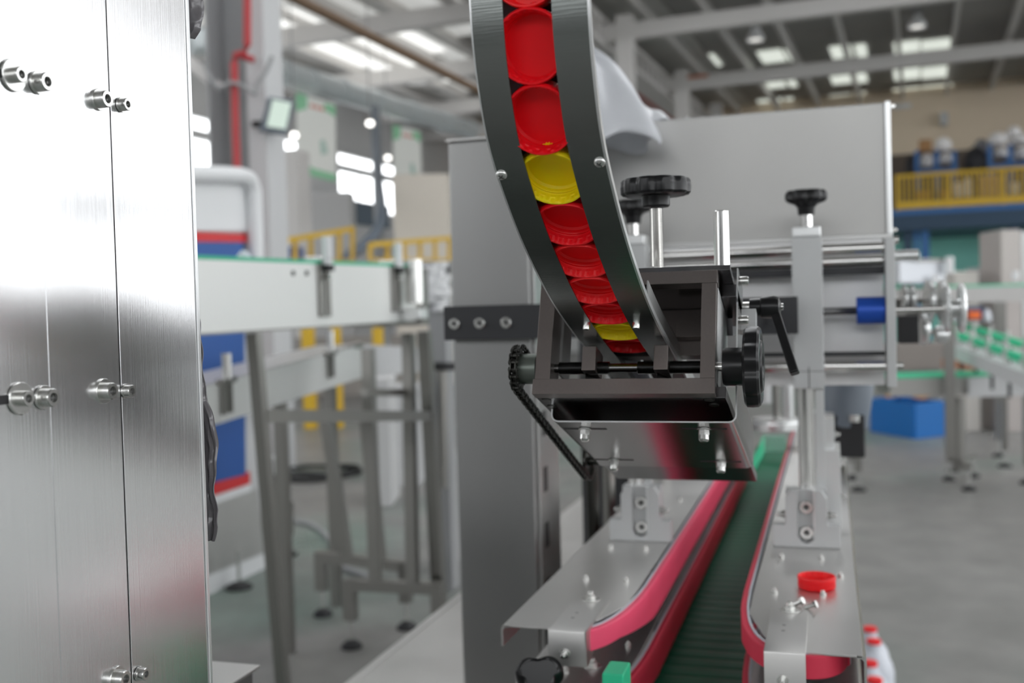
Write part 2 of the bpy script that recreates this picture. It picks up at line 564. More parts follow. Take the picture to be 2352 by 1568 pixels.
# windows of the long wall on the right of the hall, only ever seen mirrored in the sheet metal
wr = MB(HALL)
ys = [-14 + 6.2 * i for i in range(9)]
for z0, z1 in ((0, 1.45), (3.5, 5.3), (7.9, ROOF)): wr.box(HX1, HX1 + .3, -16, HY1, z0, z1)
for y in ys: wr.box(HX1, HX1 + .3, y - .15, y + .15, 1.5, 7.9)
struct('wall_right', wr, white_wall)
wb = MB(HALL)
for z0, z1 in ((0, 4.1), (7.6, ROOF)): wb.box(HX0, HX1, -16.3, -16, z0, z1)
for i in range(6): wb.box(HX0 + i * 5.3, HX0 + i * 5.3 + .5, -16.3, -16, 4.1, 7.6)
struct('wall_front', wb, grey_paint)
# teal wall under the mezzanine
t1 = ath(2200, 560, hy=34)
struct('wall_far_teal', MB(HALL).box(-2.2, 12, 33.6, 33.9, 0, 3.75), teal)
# low white partition of the left side
struct('wall_partition', MB(HALL).box(HX0, -2.6, 33, 33.2, 0, 5.3), white_wall)
struct('wall_partition_side', MB(HALL).box(-15.5, -15.3, 8, 33, 0, 4.3), white_wall)
for i, (x, y, z, ww, hq) in enumerate(((742, 500, 0, 30, 60), (830, 490, 0, 52, 56))):
    p = ath(x, y, hx=-15.3)
    dd = (p[0] ** 2 + p[1] ** 2) ** .5
    struct('window_%d' % (20 + i), MB(HALL).box(-15.3, -15.26, p[1] - .9 - .8 * i, p[1] + .9 + .8 * i, p[2] - .35, p[2] + .35), blue_window)

# ------------------------------------------------------------------ machine base
base = thing('machine_bed', 'low stainless machine bed with a wide bare top plate beside the middle column', 'machine bed', (-.4, 2.0, 0))
part('top_plate', MB().box(-.83, .01, 1.25, 3.6, .742, .75), steel_sheet, base, bevel=.001)
part('edge_flange', MB().box(-.832, -.815, 1.25, 3.6, .68, .753), steel_sheet, base, bevel=.003)
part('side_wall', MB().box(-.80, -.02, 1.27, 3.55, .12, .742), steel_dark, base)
for x in (-.76, -.06):
    for y in (1.4, 3.4): part('foot', MB().cyl((x, y, 0), (x, y, .02), .05).cyl((x, y, .02), (x, y, .13), .012), rubber, base)

# ------------------------------------------------------------------ middle column
colm = thing('steel_column', 'broad square stainless column standing left of the cap head', 'column', (-.51, 1.64, .75))
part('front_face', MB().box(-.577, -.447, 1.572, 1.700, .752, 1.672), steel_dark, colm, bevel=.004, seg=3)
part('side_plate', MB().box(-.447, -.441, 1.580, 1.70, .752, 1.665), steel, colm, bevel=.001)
part('top_cap', MB().box(-.580, -.438, 1.569, 1.703, 1.672, 1.676), steel_sheet, colm, bevel=.001)
sl = MB()
for z in (1.22, 1.13, 1.04, .95): sl.box(-.442, -.4405, 1.60, 1.625, z - .02, z + .02)
part('slot', sl, socket_dark, colm)
# dark items between column and conveyor
solo('guide_post', MB().cyl((-.395, 1.75, .78), (-.395, 1.75, 1.34), .011, n=20).cyl((-.395, 1.75, .752), (-.395, 1.75, .79), .028, n=24), oiled,
     'slim dark round post on the bed right of the steel column', 'post')
solo('support_tube', MB().cyl((-.415, 1.98, .752), (-.415, 1.98, 1.35), .012), stain_tube, 'slim bright tube standing behind the dark round post', 'post')
solo('dark_cabinet', MB().box(-.62, -.30, 2.62, 2.9, .752, 1.36), black_metal, 'plain black cabinet on the bed behind the gripper conveyor', 'cabinet', bevel=.003)
solo('paired_tube', MB().cyl((-.375, 2.2, .752), (-.375, 2.2, 1.3), .013).cyl((-.340, 2.2, .752), (-.340, 2.2, 1.3), .010).box(-.39, -.325, 2.185, 2.215, .752, .765), stain_tube,
     'pair of grey tubes standing before the black cabinet', 'post')
solo('dark_block', MB().box(-.44, -.36, 1.95, 2.12, .752, .765), rubber, 'flat black rubber slab lying on the bed by the tubes', 'slab', bevel=.002)

# ------------------------------------------------------------------ mounting bar
bar = thing('mounting_bar', 'flat black cross bar bolted to the column and reaching the right post', 'bar', (-.31, 1.555, 1.357))
part('bar_body', MB().box(-.584, -.0435, 1.550, 1.562, 1.357, 1.4105), black_metal, bar, bevel=.0008)
for x in (-.565, -.523, -.480):
    b_ = socket_bolt(bar, (x, 1.550, 1.383), (0, -1, 0), .0085, .006)

# ------------------------------------------------------------------ hopper housing
hous = thing('hopper_housing', 'large dull grey stainless box high behind the black knobs', 'housing', (-.1, 1.9, 1.5))
part('front_panel', MB().box(-.375, .088, 1.752, 2.25, 1.503, 1.712), steel_dull, hous, bevel=.002)
part('edge_flange', MB().box(.088, .0965, 1.746, 2.25, 1.500, 1.7135), alu_bright, hous, bevel=.002)
part('bottom_lip', MB().box(-.375, .0965, 1.744, 1.752, 1.499, 1.506), steel, hous, bevel=.001)
part('mount_arm', MB().box(-.452, -.37, 1.69, 1.80, 1.52, 1.56), steel_dark, hous)
for z in (1.706, 1.512):
    part('screw', MB().lathe([(0, 0), (.004, 0), (.004, .002), (.0025, .0035), (0, .0035)], (.1005, 1.76, z), (0, -1, 0), 12), bolt_steel, hous)
# film sack drooping over the housing
def bagf(u, v):
    a = u * 2 * PI
    t = v
    z = 1.665 + .155 * (1 - t) ** .8 + .010 * math.sin(5 * a + 6 * t)
    rx = (.004 + .105 * t ** .75) * (1 + .10 * math.sin(4 * a + 3 * t) + .05 * math.sin(9 * a))
    ry = (.01 + .075 * t ** .7) * (1 + .12 * math.sin(3 * a + 1))
    drop = -.05 * max(0, math.cos(a - 3.5)) * t
    return (-.375 + rx * math.cos(a) + .012 * t, 1.675 + ry * math.sin(a), z + drop)
solo('plastic_sheet', MB().grid(bagf, 72, 26), bag_mat, 'crumpled translucent white film gathered over the corner of the grey hopper box', 'film', solid=.0006)
def bagg(u, v):
    x = -.405 + u * .185
    z = 1.712 + (1 - u) ** 1.15 * .125 * (1 - abs(2 * v - 1) ** 2) + .004 * math.sin(26 * u + 8 * v)
    return (x, 1.756 + .30 * v, z)
solo('film_fold', MB().grid(bagg, 34, 22), bag_mat, 'pointed fold of clear white film along the top edge of the grey hopper box', 'film', solid=.0006)

# ------------------------------------------------------------------ slide frame with rods
slide = thing('slide_frame', 'slide frame of chrome rods with a flat grey end plate under the hopper box', 'slide', (.0, 1.66, 1.27))
part('back_panel', MB().box(-.30, .080, 1.722, 1.730, 1.27, 1.497), mat('satin_back_panel', (.84, .84, .84), .5, .75), slide)
part('end_plate', MB().box(.0800, .0935, 1.640, 1.70, 1.273, 1.493), alu, slide, bevel=.001)
part('left_plate', MB().box(-.345, -.332, 1.640, 1.70, 1.273, 1.493), alu, slide, bevel=.001)
part('rod', MB().cyl((-.332, 1.668, 1.481), (.080, 1.668, 1.481), .0085, n=24), chrome, slide)
part('rod', MB().cyl((-.332, 1.690, 1.463), (.080, 1.690, 1.463), .0075, n=24), chrome, slide)
part('rod', MB().cyl((-.332, 1.668, 1.303), (.080, 1.668, 1.303), .0085, n=24), chrome, slide)
part('rail_bar', MB().box(-.332, .080, 1.680, 1.70, 1.442, 1.454), black_metal, slide)
part('rail_bar', MB().box(-.332, .080, 1.680, 1.70, 1.318, 1.324), black_metal, slide)
part('lead_screw', threaded((-.332, 1.665, 1.387), (1, 0, 0), .0062, .375, .003), screw_metal, slide)
part('coupling', MB().cyl((.039, 1.665, 1.387), (.0795, 1.665, 1.387), .0205, n=40), blue_coupling, slide, bevel=.001)
part('screw_end', MB().cyl((.0935, 1.665, 1.387), (.165, 1.665, 1.387), .0042, n=20), chrome, slide)
part('spacer', MB().cyl((.0935, 1.668, 1.468), (.128, 1.668, 1.468), .0085, n=20), alu_bright, slide)
part('end_nut', MB().cyl((.0935, 1.668, 1.303), (.104, 1.668, 1.303), .006, n=12), bolt_steel, slide)
part('end_nut', MB().cyl((.0935, 1.66, 1.491), (.1, 1.66, 1.491), .006, n=12), bolt_steel, slide)
wh = part('disc_wheel', MB().lathe([(0, 0), (.034, 0), (.037, .003), (.034, .006), (.014, .007), (.014, .018), (.034, .019), (.038, .023), (.034, .027), (0, .027)], (.163, 1.665, 1.387), (1, 0, 0), 40), alu_bright, slide)

# posts (two alike) on the slide
def slide_post(xc, label):
    t = thing('adjusting_post', label, 'post', (xc, 1.605, 1.06), group='knob-topped adjusting posts')
    part('square_tube', MB().box(xc - .0215, xc + .0215, 1.584, 1.627, 1.2755, 1.497), alu, t, bevel=.0012)
    part('top_block', MB().box(xc - .020, xc + .020, 1.585, 1.626, 1.497, 1.512), alu_bright, t, bevel=.002)
    part('collar', MB().cyl((xc, 1.605, 1.512), (xc, 1.605, 1.532), .0085, n=24), chrome, t)
    kn = part('star_knob', lobed((xc, 1.605, 1.530), (0, 0, 1), .0305, .037, 7, .12,
                                 local_prof=[(0, 0), (.38, 0), (.42, .30), (.55, .42), (.9, .52), (1.0, .62), (1.0, .84), (.9, .97), (.5, 1), (0, .97)]), black_plastic, t)
    mk = MB().box(xc - .0005, xc + .0005, 1.5835, 1.5842, 1.2755, 1.307).box(xc - .0215, xc + .0215, 1.5835, 1.5842, 1.3005, 1.3012)
    part('scribed_mark', mk, rubber, t)
    part('round_leg', MB().cyl((xc - .006, 1.606, 1.085), (xc - .006, 1.606, 1.276), .0115, n=28), chrome, t)
    sc_ = part('scale_strip', MB().box(xc + .008, xc + .0205, 1.600, 1.604, 1.10, 1.276), alu_bright, t, bevel=.0005)
    return t
slide_post(-.0305, 'knob-topped square adjusting post in grey aluminium on the right conveyor rail, with a scribed cross')
slide_post(-.288, 'knob-topped grey adjusting post half hidden behind the curved cap chute')
# ------------------------------------------------------------------ gripper conveyors either side of the green chain
XM = -.1655
def gripper(side, zt, label, bolts, upper):
    """side +1 right, -1 left"""
    def X(x): return x if side > 0 else 2 * XM - x
    nm = 'upper' if upper else 'lower'
    t = thing('gripper_conveyor', label, 'conveyor', (X(-.035), 1.9, zt - .06), group='gripper conveyors beside the green chain')
    ny = 1.085 if side > 0 else 1.110
    th_ = .0025
    poly = [(X(.0255), ny), (X(.0255), 3.05), (X(-.094), 3.05), (X(-.0955), 1.30), (X(-.094), 1.212), (X(-.060), ny)]
    mb = MB().prism([(x, y, zt - th_) for x, y in poly], (0, 0, th_))
    part('top_plate', mb, steel_sheet, t, bevel=.0006)
    # rolled outer flange
    path = [(.0255 - .0, zt - th_), (.0275, zt - .0005)]
    drop = .062 if side > 0 else (.024 if upper else .03)
    fl = MB()
    a = X(.0255); b = X(.0290)
    pr = [(X(.020), zt - th_), (X(.020), zt), (X(.0255), zt - .0003), (X(.0283), zt - .002), (X(.0293), zt - .005), (X(.0293), zt - drop), (X(.0268), zt - drop), (X(.0268), zt - .006), (X(.0250), zt - .0035)]
    fl.prism([(x, ny, z) for x, z in pr], (0, 3.05 - ny, 0))
    part('outer_flange', fl, bolt_steel if side > 0 else steel_sheet, t)
    # the belt runs round a nose pulley at the near end
    out = [(-.105, 3.0), (-.1065, 2.2), (-.107, 1.40), (-.1065, 1.30), (-.104, 1.235), (-.097, 1.175), (-.083, 1.125), (-.058, 1.090), (-.028, 1.079), (-.003, 1.092), (.010, 1.125), (.013, 1.18), (.013, 1.6), (.013, 3.0)]
    if side < 0: out = out[:8] + [(-.046, 1.094), (-.038, 1.112), (-.036, 1.15), (-.036, 1.6), (-.036, 3.0)]
    if side < 0: out = [(x, y + (.012 if y < 1.3 else 0)) for x, y in out]
    P = catmull([(X(x), y, 0) for x, y in out], 8)
    def frames(P, z):
        fr = []
        for i, p in enumerate(P):
            tg = (P[min(i + 1, len(P) - 1)] - P[max(i - 1, 0)]).normalized()
            nrm = Vector((tg.y, -tg.x, 0)) * (-1 if side > 0 else 1)
            fr.append((Vector((p.x, p.y, z)), Vector((0, 0, 1)), nrm))
        return fr
    # inward direction: towards the pulley side of the loop
    fr = frames(P, zt - .002)
    fr = [(p, a_, -n if (n.dot(Vector((X(-.045) - p.x, 1.3 - p.y if p.y < 1.2 else 0, 0))) > 0) else n) for p, a_, n in fr]
    scl = [min(1, max(.5, .5 + .5 * (f_[0].y - 1.17) / .17)) for f_ in fr]
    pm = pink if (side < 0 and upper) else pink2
    hgt = .047
    b1 = MB().sweep(fr, [(0, 0), (-.0015, .0012), (-hgt + .0015, .0012), (-hgt, 0), (-hgt, -.0055), (0, -.0055)], scl)
    belt = part('gripper_belt', b1, pm, t)
    b2 = MB().sweep(fr, [(.0012, -.0058), (-hgt - .001, -.0058), (-hgt - .001, -.0082), (.0012, -.0082)], scl)
    part('belt_backing', b2, backing, belt)
    # pulley
    part('nose_pulley', MB().lathe([(0, 0), (.014, 0), (.016, .002), (.016, .018), (.014, .020), (0, .020)], (X(-.058 if side < 0 else -.045), 1.134 + (.018 if side < 0 else 0), zt - .025), (0, 0, 1), 40), black_plastic, t)
    # inner guide and lower plate
    part('guide_bar', MB().box(*sorted((X(-.094), X(-.086))), 1.45, 3.0, zt - .05, zt - .004), black_plastic, t)
    part('under_plate', MB().box(*sorted((X(-.090), X(.024))), 1.60, 3.0, zt - .058, zt - .054), steel_dark, t)
    # bent nose bracket
    c = X(-.0495)
    y0b = 1.075 if side > 0 else 1.097
    h = .075 if side > 0 else .037
    tk = .0022
    prof = [(1.226, zt), (1.226, zt + tk), (y0b + .002, zt + tk), (y0b + .0006, zt + tk * .7), (y0b, zt), (y0b, zt - h), (y0b + tk, zt - h), (y0b + tk, zt - .0005)]
    nb = part('nose_bracket', MB().prism([(c - .0205, y, z) for y, z in prof], (.041, 0, 0)), steel_sheet, t, bevel=.0004, seg=1)
    if side < 0:
        part('bracket_cheek', MB().prism([(c + .0205, 1.226, zt), (c + .0205, 1.226, zt + tk), (c + .0205, y0b, zt + tk), (c + .0205, y0b, zt - h), (c + .0205, y0b + .012, zt - h)], (.002, 0, 0)), steel_sheet, nb)
    hex_bolt(t, (c - .002, y0b, zt - (.023 if side < 0 else .027)), (0, -1, 0), .0045, .003, wr=.006, shank=.008)
    b_ = hex_bolt(t, (c, 1.222, zt + tk), (0, 0, 1), .0062, .0045, wr=.0115, shank=.004)
    for (bx, by) in bolts:
        p = at(bx, by, z=zt)
        hex_bolt(t, (p.x, p.y, zt), (0, 0, 1), .0042, .0030, shank=.0025)
    for q in ((c - .004, 1.165), (c - .004, 1.145)):
        part('stamped_dot', MB().cyl((q[0], q[1], zt + tk), (q[0], q[1], zt + tk + .0003), .0022, n=12), steel_dark, t) if upper else None
    return t

gl = gripper(-1, 1.048, 'upper left gripper conveyor with a bright pink rubber belt', [(1403, 1258), (1483, 1262), (1346, 1330), (1438, 1335), (1562, 1150)], True)
gr_ = gripper(1, 1.048, 'upper right gripper conveyor, dark red belt, a loose cap lying on its plate', [(1795, 1280), (1886, 1283), (1779, 1360), (1890, 1366), (1930, 1324)], True)
gl2 = gripper(-1, .967, 'lower left gripper conveyor, its red belt below the bright pink one', [(1443, 1482), (1300, 1540)], False)
gr2 = gripper(1, .967, 'lower right gripper conveyor, a strip of dark red belt under the upper right one', [], False)
# clamp blocks with a vertical groove
def clamp_block(xc, label):
    t = thing('clamp_block', label, 'clamp', (xc, 1.575, 1.0485), group='grooved clamp blocks')
    y0, y1 = 1.553, 1.600
    z0, z1, z2 = 1.0485, 1.081, 1.131
    g = .0118
    poly = [(-.047, z0), (.047, z0), (.047, z1), (.029, z1), (.029, z2 - .012), (.021, z2), (g, z2), (g, z0 + .016), (g * .7, z0 + .009), (0, z0 + .006), (-g * .7, z0 + .009), (-g, z0 + .016), (-g, z2), (-.021, z2), (-.029, z2 - .012), (-.029, z1), (-.047, z1)]
    part('block_body', MB().prism([(xc + x, y0, z) for x, z in poly], (0, .018, 0)), alu, t, bevel=.0006, seg=1)
    part('block_back', MB().box(xc - .029, xc + .029, y0 + .018, y1, z0, z2 - .002), alu, t)
    for z in (z0 + .019, z0 + .056):
        socket_bolt(t, (xc, y0 + .018, z), (0, -1, 0), .0095, .008)
    for s in (-1, 1):
        hex_bolt(t, (xc + s * .029, 1.565, 1.094), (s, 0, 0), .006, .005, wr=.008, shank=.006)
    part('lug', MB().box(xc + .010, xc + .0125, y0 + .002, y0 + .018, z0 + .012, z2), alu_bright, t)
    return t
clamp_block(-.0375, 'grooved grey clamp block on the right gripper plate holding the chrome leg')
clamp_block(-.279, 'grooved grey clamp block on the left gripper plate below the cap head')
# taller stack of mounts behind the right clamp block
mt = thing('rear_mount', 'stepped bright aluminium mount standing behind the right clamp block', 'mount', (-.0, 1.75, 1.0485))
part('plate', MB().box(-.02, .012, 1.70, 1.80, 1.0485, 1.17), alu_bright, mt, bevel=.001)
part('plate', MB().box(-.014, .004, 1.72, 1.79, 1.17, 1.215), alu_bright, mt, bevel=.001)
for z in (1.09, 1.15, 1.19): hex_bolt(mt, (.012 if z < 1.17 else .004, 1.74, z), (1, 0, 0), .005, .004, shank=.004)

# ------------------------------------------------------------------ green slat chain
ch = thing('slat_conveyor', 'dark green slat chain conveyor running away between the pink belts', 'conveyor', (-.163, 2.2, .88))
sm_ = MB()
W2 = .083
prof = [(0, 0), (.001, .0035), (.004, .0045), (.033, .0045), (.0365, .0035), (.037, 0)]
sm_.prism([(-W2, y, z) for y, z in prof], (2 * W2, 0, 0))
sme = sm_.mesh('slat', green_slat)
for i in range(76):
    o = bpy.data.objects.new('slat', sme); COL.objects.link(o); o.parent = ch
    WM[o.name] = WM[ch.name]
    o.location = (0, .95 - 2.2 + i * .038, .018)
part('chain_bed', MB().box(-.25, -.08, .93, 3.85, .86, .897), black_metal, ch)
part('chain_guard', MB().box(-.262, -.25, .93, 3.85, .80, .905), stain_tube, ch)
part('chain_guard', MB().box(-.08, -.068, .93, 3.85, .80, .905), stain_tube, ch)
for y in (1.1, 3.5): part('strut', MB().box(-.25, -.08, y, y + .05, .75, .86), stain_tube, ch)
# far guide of the chain
p = at(1752, 1040, z=.905)
fg = thing('green_guide', 'bright green wedge-shaped plastic guide at the far end of the slat chain', 'guide', (p.x, p.y, .90))
part('guide_body', MB().prism([at(1712, 1090, z=.905), at(1755, 1000, z=.97), at(1755, 1040, z=.905), at(1728, 1092, z=.905)], (0, .01, .004)), green_bright, fg)
part('pale_plate', MB().prism([at(1757, 1000, y=3.4), at(1805, 1000, y=3.4), at(1805, 1036, y=3.4), at(1757, 1036, y=3.4)], (0, .01, 0)), mat('pale_green_plastic', (.45, .72, .60), .5), fg)

# knob and green block low at the front
kb = thing('hand_clamp', 'black three-lobed clamping knob low down at the bottom edge of the photo', 'knob', (-.31, 1.03, .95))
pk = at(1240, 1542, y=1.04)
part('lobed_head', lobed(pk - Vector((0, 0, .012)), (0.1, -.5, 1), .026, .018, 3, .30, 90), black_plastic, kb)
part('hub', MB().cyl(pk - Vector((0, 0, .012)), pk - Vector((.002, -.02, .06)), .010), black_plastic, kb)
pg = at(1407, 1560, y=1.02)
solo('green_block', MB().box(pg.x - .011, pg.x + .011, 1.02, 1.06, pg.z - .05, pg.z + .0055), green_bright, 'small bright green plastic block at the bottom edge beside the pink belt', 'block', bevel=.002)

# ------------------------------------------------------------------ caps
def cap_mesh(m, name='cap_body'):
    Rr, H = .0226, .0150
    n = 144
    prof = [(0, 0), (Rr - .0022, 0), (Rr - .0006, .0008), (Rr, .0022), (Rr, .0098), (Rr - .0006, .0102), (Rr - .0006, .0107), (Rr + .0005, .0112), (Rr + .0005, .0142), (Rr, H), (Rr - .0010, H), (Rr - .0014, .0140), (Rr - .0016, .0110), (Rr - .0024, .0104), (Rr - .0022, .0080), (Rr - .0026, .0074), (Rr - .0023, .0060), (Rr - .0027, .0054), (Rr - .0026, .0030), (Rr - .0040, .0014), (0, .0012)]
    def rf(i, r, h):
        if r > Rr - .0001 and h < .0100: return 1 - (.016 if i % 2 else 0)
        if r < Rr - .0012 and h > .0105 and r > Rr - .002: return 1 - (.03 if (i // 4) % 2 else 0)
        return 1
    return MB().lathe(prof, (0, 0, 0), (0, 0, 1), n, rf).mesh(name, m, angle=40)
CAPM = {'r': cap_mesh(red_cap), 'y': cap_mesh(yellow_cap), 'c': cap_mesh(red_cap2)}
def put_cap(kind, label, M, group=None):
    root = bpy.data.objects.new('bottle_cap', CAPM[kind]); COL.objects.link(root)
    root.matrix_world = M
    meta(root, label, 'cap', group)
    return root

# ------------------------------------------------------------------ curved cap chute
cpts = [(0, .609, 1.80), (0, .609, 1.70), (0, .610, 1.64), (0, .613, 1.59), (0, .618, 1.558), (0, .630, 1.527), (0, .643, 1.506), (0, .667, 1.483), (0, .703, 1.456), (0, .745, 1.431), (0, .800, 1.404), (0, .872, 1.377), (0, .975, 1.345), (0, 1.08, 1.307), (0, 1.13, 1.289)]
CP = catmull(cpts, 10)
arc = [0]
for a, b in zip(CP, CP[1:]): arc.append(arc[-1] + (b - a).length)
def cframe(s):
    i = 0
    while i < len(arc) - 2 and arc[i + 1] < s: i += 1
    t = (s - arc[i]) / (arc[i + 1] - arc[i])
    p = CP[i].lerp(CP[i + 1], t)
    a = CP[max(0, i - 1)]; b = CP[min(len(CP) - 1, i + 2)]
    tg = (b - a).normalized()
    nrm = Vector((0, tg.z, -tg.y))          # towards the camera and down
    if nrm.y > 0: nrm = -nrm
    return p, tg, nrm
XL0, XL1, XR0, XR1 = -.2080, -.1872, -.1565, -.1345
frs = []
N = 150
for i in range(N + 1):
    p, tg, nrm = cframe(arc[-1] * i / N)
    frs.append((p, Vector((1, 0, 0)), nrm))
chute = thing('cap_chute', 'curved stainless chute feeding red and yellow caps down into the cap head', 'chute', (XM, 1.13, 1.28))
def strip(a, b, o0, o1): return MB().sweep(frs, [(a, o0), (b, o0), (b, o1), (a, o1)])
part('front_rail', strip(XL0, XL1, -.0012, .0), steel_rail, chute, label='left front rail of the chute')
part('front_rail', strip(XR0, XR1, -.0012, .0), steel_rail, chute, label='right front rail of the chute')
part('side_edge', strip(XL0 - .0003, XL0 + .0008, -.003, .0003), alu_bright, chute)
part('side_edge', strip(XR1, XR1 + .0016, -.0042, .0004), alu_bright, chute, label='right chute edge coloured bright as if lit')  # light caught by this edge is put into its brighter metal
frs_all = frs
frs = [f for f in frs_all if f[0].y > .80 and f[0].y < 1.10]
part('side_plate', strip(XL0, XL0 + .0012, -.020, -.0012), steel_dark, chute)
part('side_plate', strip(XR1 - .0012, XR1, -.020, -.0012), steel, chute)
frs = frs_all
part('channel_wall', strip(XL1 - .0085, XL1 - .0075, -.0195, -.0012), steel_rail, chute)
part('channel_wall', strip(XR0 + .0075, XR0 + .0085, -.0195, -.0012), steel_rail, chute)
part('back_rail', strip(XL1 - .0085, XL1 + .0075, -.0195, -.0180), backing, chute, label='pale back strip')
part('back_rail', strip(XR0 - .003, XR0 + .0085, -.0195, -.0180), steel_rail, chute)
part('back_plate', strip(XL1 + .0095, XR0 - .004, -.0215, -.0200), rubber, chute)
def arc_for(py, x):
    best = min(range(0, 1200), key=lambda i: abs(scr(Vector((x, *cframe(arc[-1] * i / 1200)[0].yz))).y - py))
    return arc[-1] * best / 1200
def scr(p):
    q = p - CAM
    z = q.dot(FW); X_ = q.dot(RT) / z; Y_ = -q.dot(UP) / z
    return Vector(((X_ + ROLLT * Y_) / _n * FPX + 1176, (-ROLLT * X_ + Y_) / _n * FPX + 784))
def chute_screw(s, x, pan):
    p, tg, nrm = cframe(s)
    o = Vector((x, p.y, p.z))
    if pan:
        b_ = part('pan_screw', MB().lathe([(0, 0), (.0040, 0), (.0039, .0010), (.0032, .0021), (.0018, .0028), (.0008, .0029), (0, .0029)], o, nrm, 28), bolt_steel, chute)
        u = Vector((1, 0, 0)); v = tg
        cr = MB()
        cr.bar(o + nrm * .00285 - u * .0014 - v * .0014, o + nrm * .00285 + u * .0014 + v * .0014, .0005, .0004, nrm)
        cr.bar(o + nrm * .00285 - u * .0014 + v * .0014, o + nrm * .00285 + u * .0014 - v * .0014, .0005, .0004, nrm)
        part('cross_recess', cr, socket_dark, b_)
    else:
        socket_bolt(chute, o, nrm, .0030, .0065, wr=0)
chute_screw(arc_for(400, -.20), XL0 + .0035, True)
chute_screw(arc_for(372, -.138), XR1 - .0035, True)
chute_screw(arc_for(741, -.195), -.1905, False)
chute_screw(arc_for(738, -.150), -.1495, False)
# the caps in the chute: closed side to the back, open side towards us
s0 = arc_for(108, -.1725)
seq = [(-2, 'r', None), (-1, 'c', 'red cap cut off by the top edge of the photo, highest in the chute'),
       (0, 'r', 'red cap second from the top of the chute, its whole open rim showing'),
       (1, 'r', 'red cap directly above the upper yellow cap in the chute'),
       (2, 'y', 'yellow cap in the middle of the chute between the red ones'),
       (3, 'r', 'red cap directly below the upper yellow cap in the chute'),
       (4, 'c', 'red cap halfway down the lower run of the chute, third above the lower yellow cap'),
       (5, 'c', 'red cap two places above the lower yellow cap in the chute'),
       (6, 'r', 'red cap touching the lower yellow cap in the chute'),
       (7, 'y', 'lower yellow cap just above the threaded spindle of the cap head'),
       (8, 'r', 'red cap lowest in the chute, seen below the threaded spindle'),
       (9, 'r', None)]
rng = random.Random(3)
for kx, kd, lb in seq:
    if lb is None: continue
    p, tg, nrm = cframe(s0 + kx * .0462)
    xa = Vector((1, 0, 0)); z = nrm; y_ = z.cross(xa).normalized()
    o = Vector((-.1722, p.y, p.z)) - nrm * .0168
    M = Matrix(((xa.x, y_.x, z.x, o.x), (xa.y, y_.y, z.y, o.y), (xa.z, y_.z, z.z, o.z), (0, 0, 0, 1)))
    M = M @ Matrix.Rotation(rng.random() * 6, 4, 'Z')
    put_cap(kd, lb, M, 'caps in the chute')
# the loose one
pc = at(1876, 1349, z=1.0482)
put_cap('c', 'red cap lying open side up on the right steel plate', Matrix.Translation((pc.x, pc.y, 1.0482)))
# loose bolts by the nose bracket
for i, (bx, by, ang, lb) in enumerate(((1833, 1384, 1.0, 'small loose bolt leaning on the washer of the right bracket'), (1862, 1391, .4, 'small loose bolt lying right of the bracket washer'))):
    p = at(bx, by, z=1.052)
    t = thing('loose_bolt', lb, 'bolt', (p.x, p.y, 1.0505))
    dr = Vector((math.cos(ang), -.2, .35 + .1 * i)).normalized()
    part('bolt_shank', MB().cyl(p - dr * .008, p + dr * .004, .0024, n=14), bolt_steel, t)
    part('bolt_head', MB().prism(hexpts(p + dr * .004, dr, .0046), dr * .0035), bolt_steel, t, bevel=.0003)

# ------------------------------------------------------------------ cap head (tilted 20 degrees, local frame)
HO = at(1225, 870, y=.87)
head = thing('cap_feeder', 'tilted dark metal cap head frame with threaded spindle, black handwheel and chain sprocket', 'capping head', HO, (R(-20), 0, 0))
H_ = dict(local=True)
part('lower_bar', MB().box(-.0005, .1555, 0, .0135, -.0135, 0), anod_dark, head, bevel=.0004, **H_)
part('base_plate', MB().box(0, .163, .0137, .385, -.0135, -.004), anod_black, head, bevel=.0004, **H_)
part('left_post', MB().box(.001, .0145, .0002, .030, 0, .084), anod_dark, head, bevel=.0004, **H_)
part('right_post', MB().box(.1430, .1553, .0002, .013, 0, .084), anod_dark, head, bevel=.0004, **H_)
part('right_cheek', MB().box(.1500, .1555, .013, .10, 0, .084), alu, head, bevel=.0004, **H_)
part('top_bar', MB().box(.001, .1560, .0, .0135, .084, .0955), anod_dark, head, bevel=.0004, **H_)
part('top_plate', MB().box(.0, .1665, .002, .115, .0957, .1005), anod_black, head, bevel=.0004, **H_)
part('inner_block', MB().box(.030, .150, .098, .112, .050, .0955), anod_dark, head, bevel=.0005, **H_)
part('inner_block', MB().box(.110, .150, .085, .097, .064, .080), anod_dark, head, bevel=.0005, **H_)
part('side_block', MB().box(.1560, .1690, .035, .115, .0835, .0956), anod_black, head, bevel=.0005, **H_)
# left trapezoid strut
part('left_strut', MB().prism([(.0145, .030, .012), (.0145, .060, .012), (.0145, .060, .084), (.0145, .030, .084)], (.002, 0, 0)), steel_dark, head, **H_)
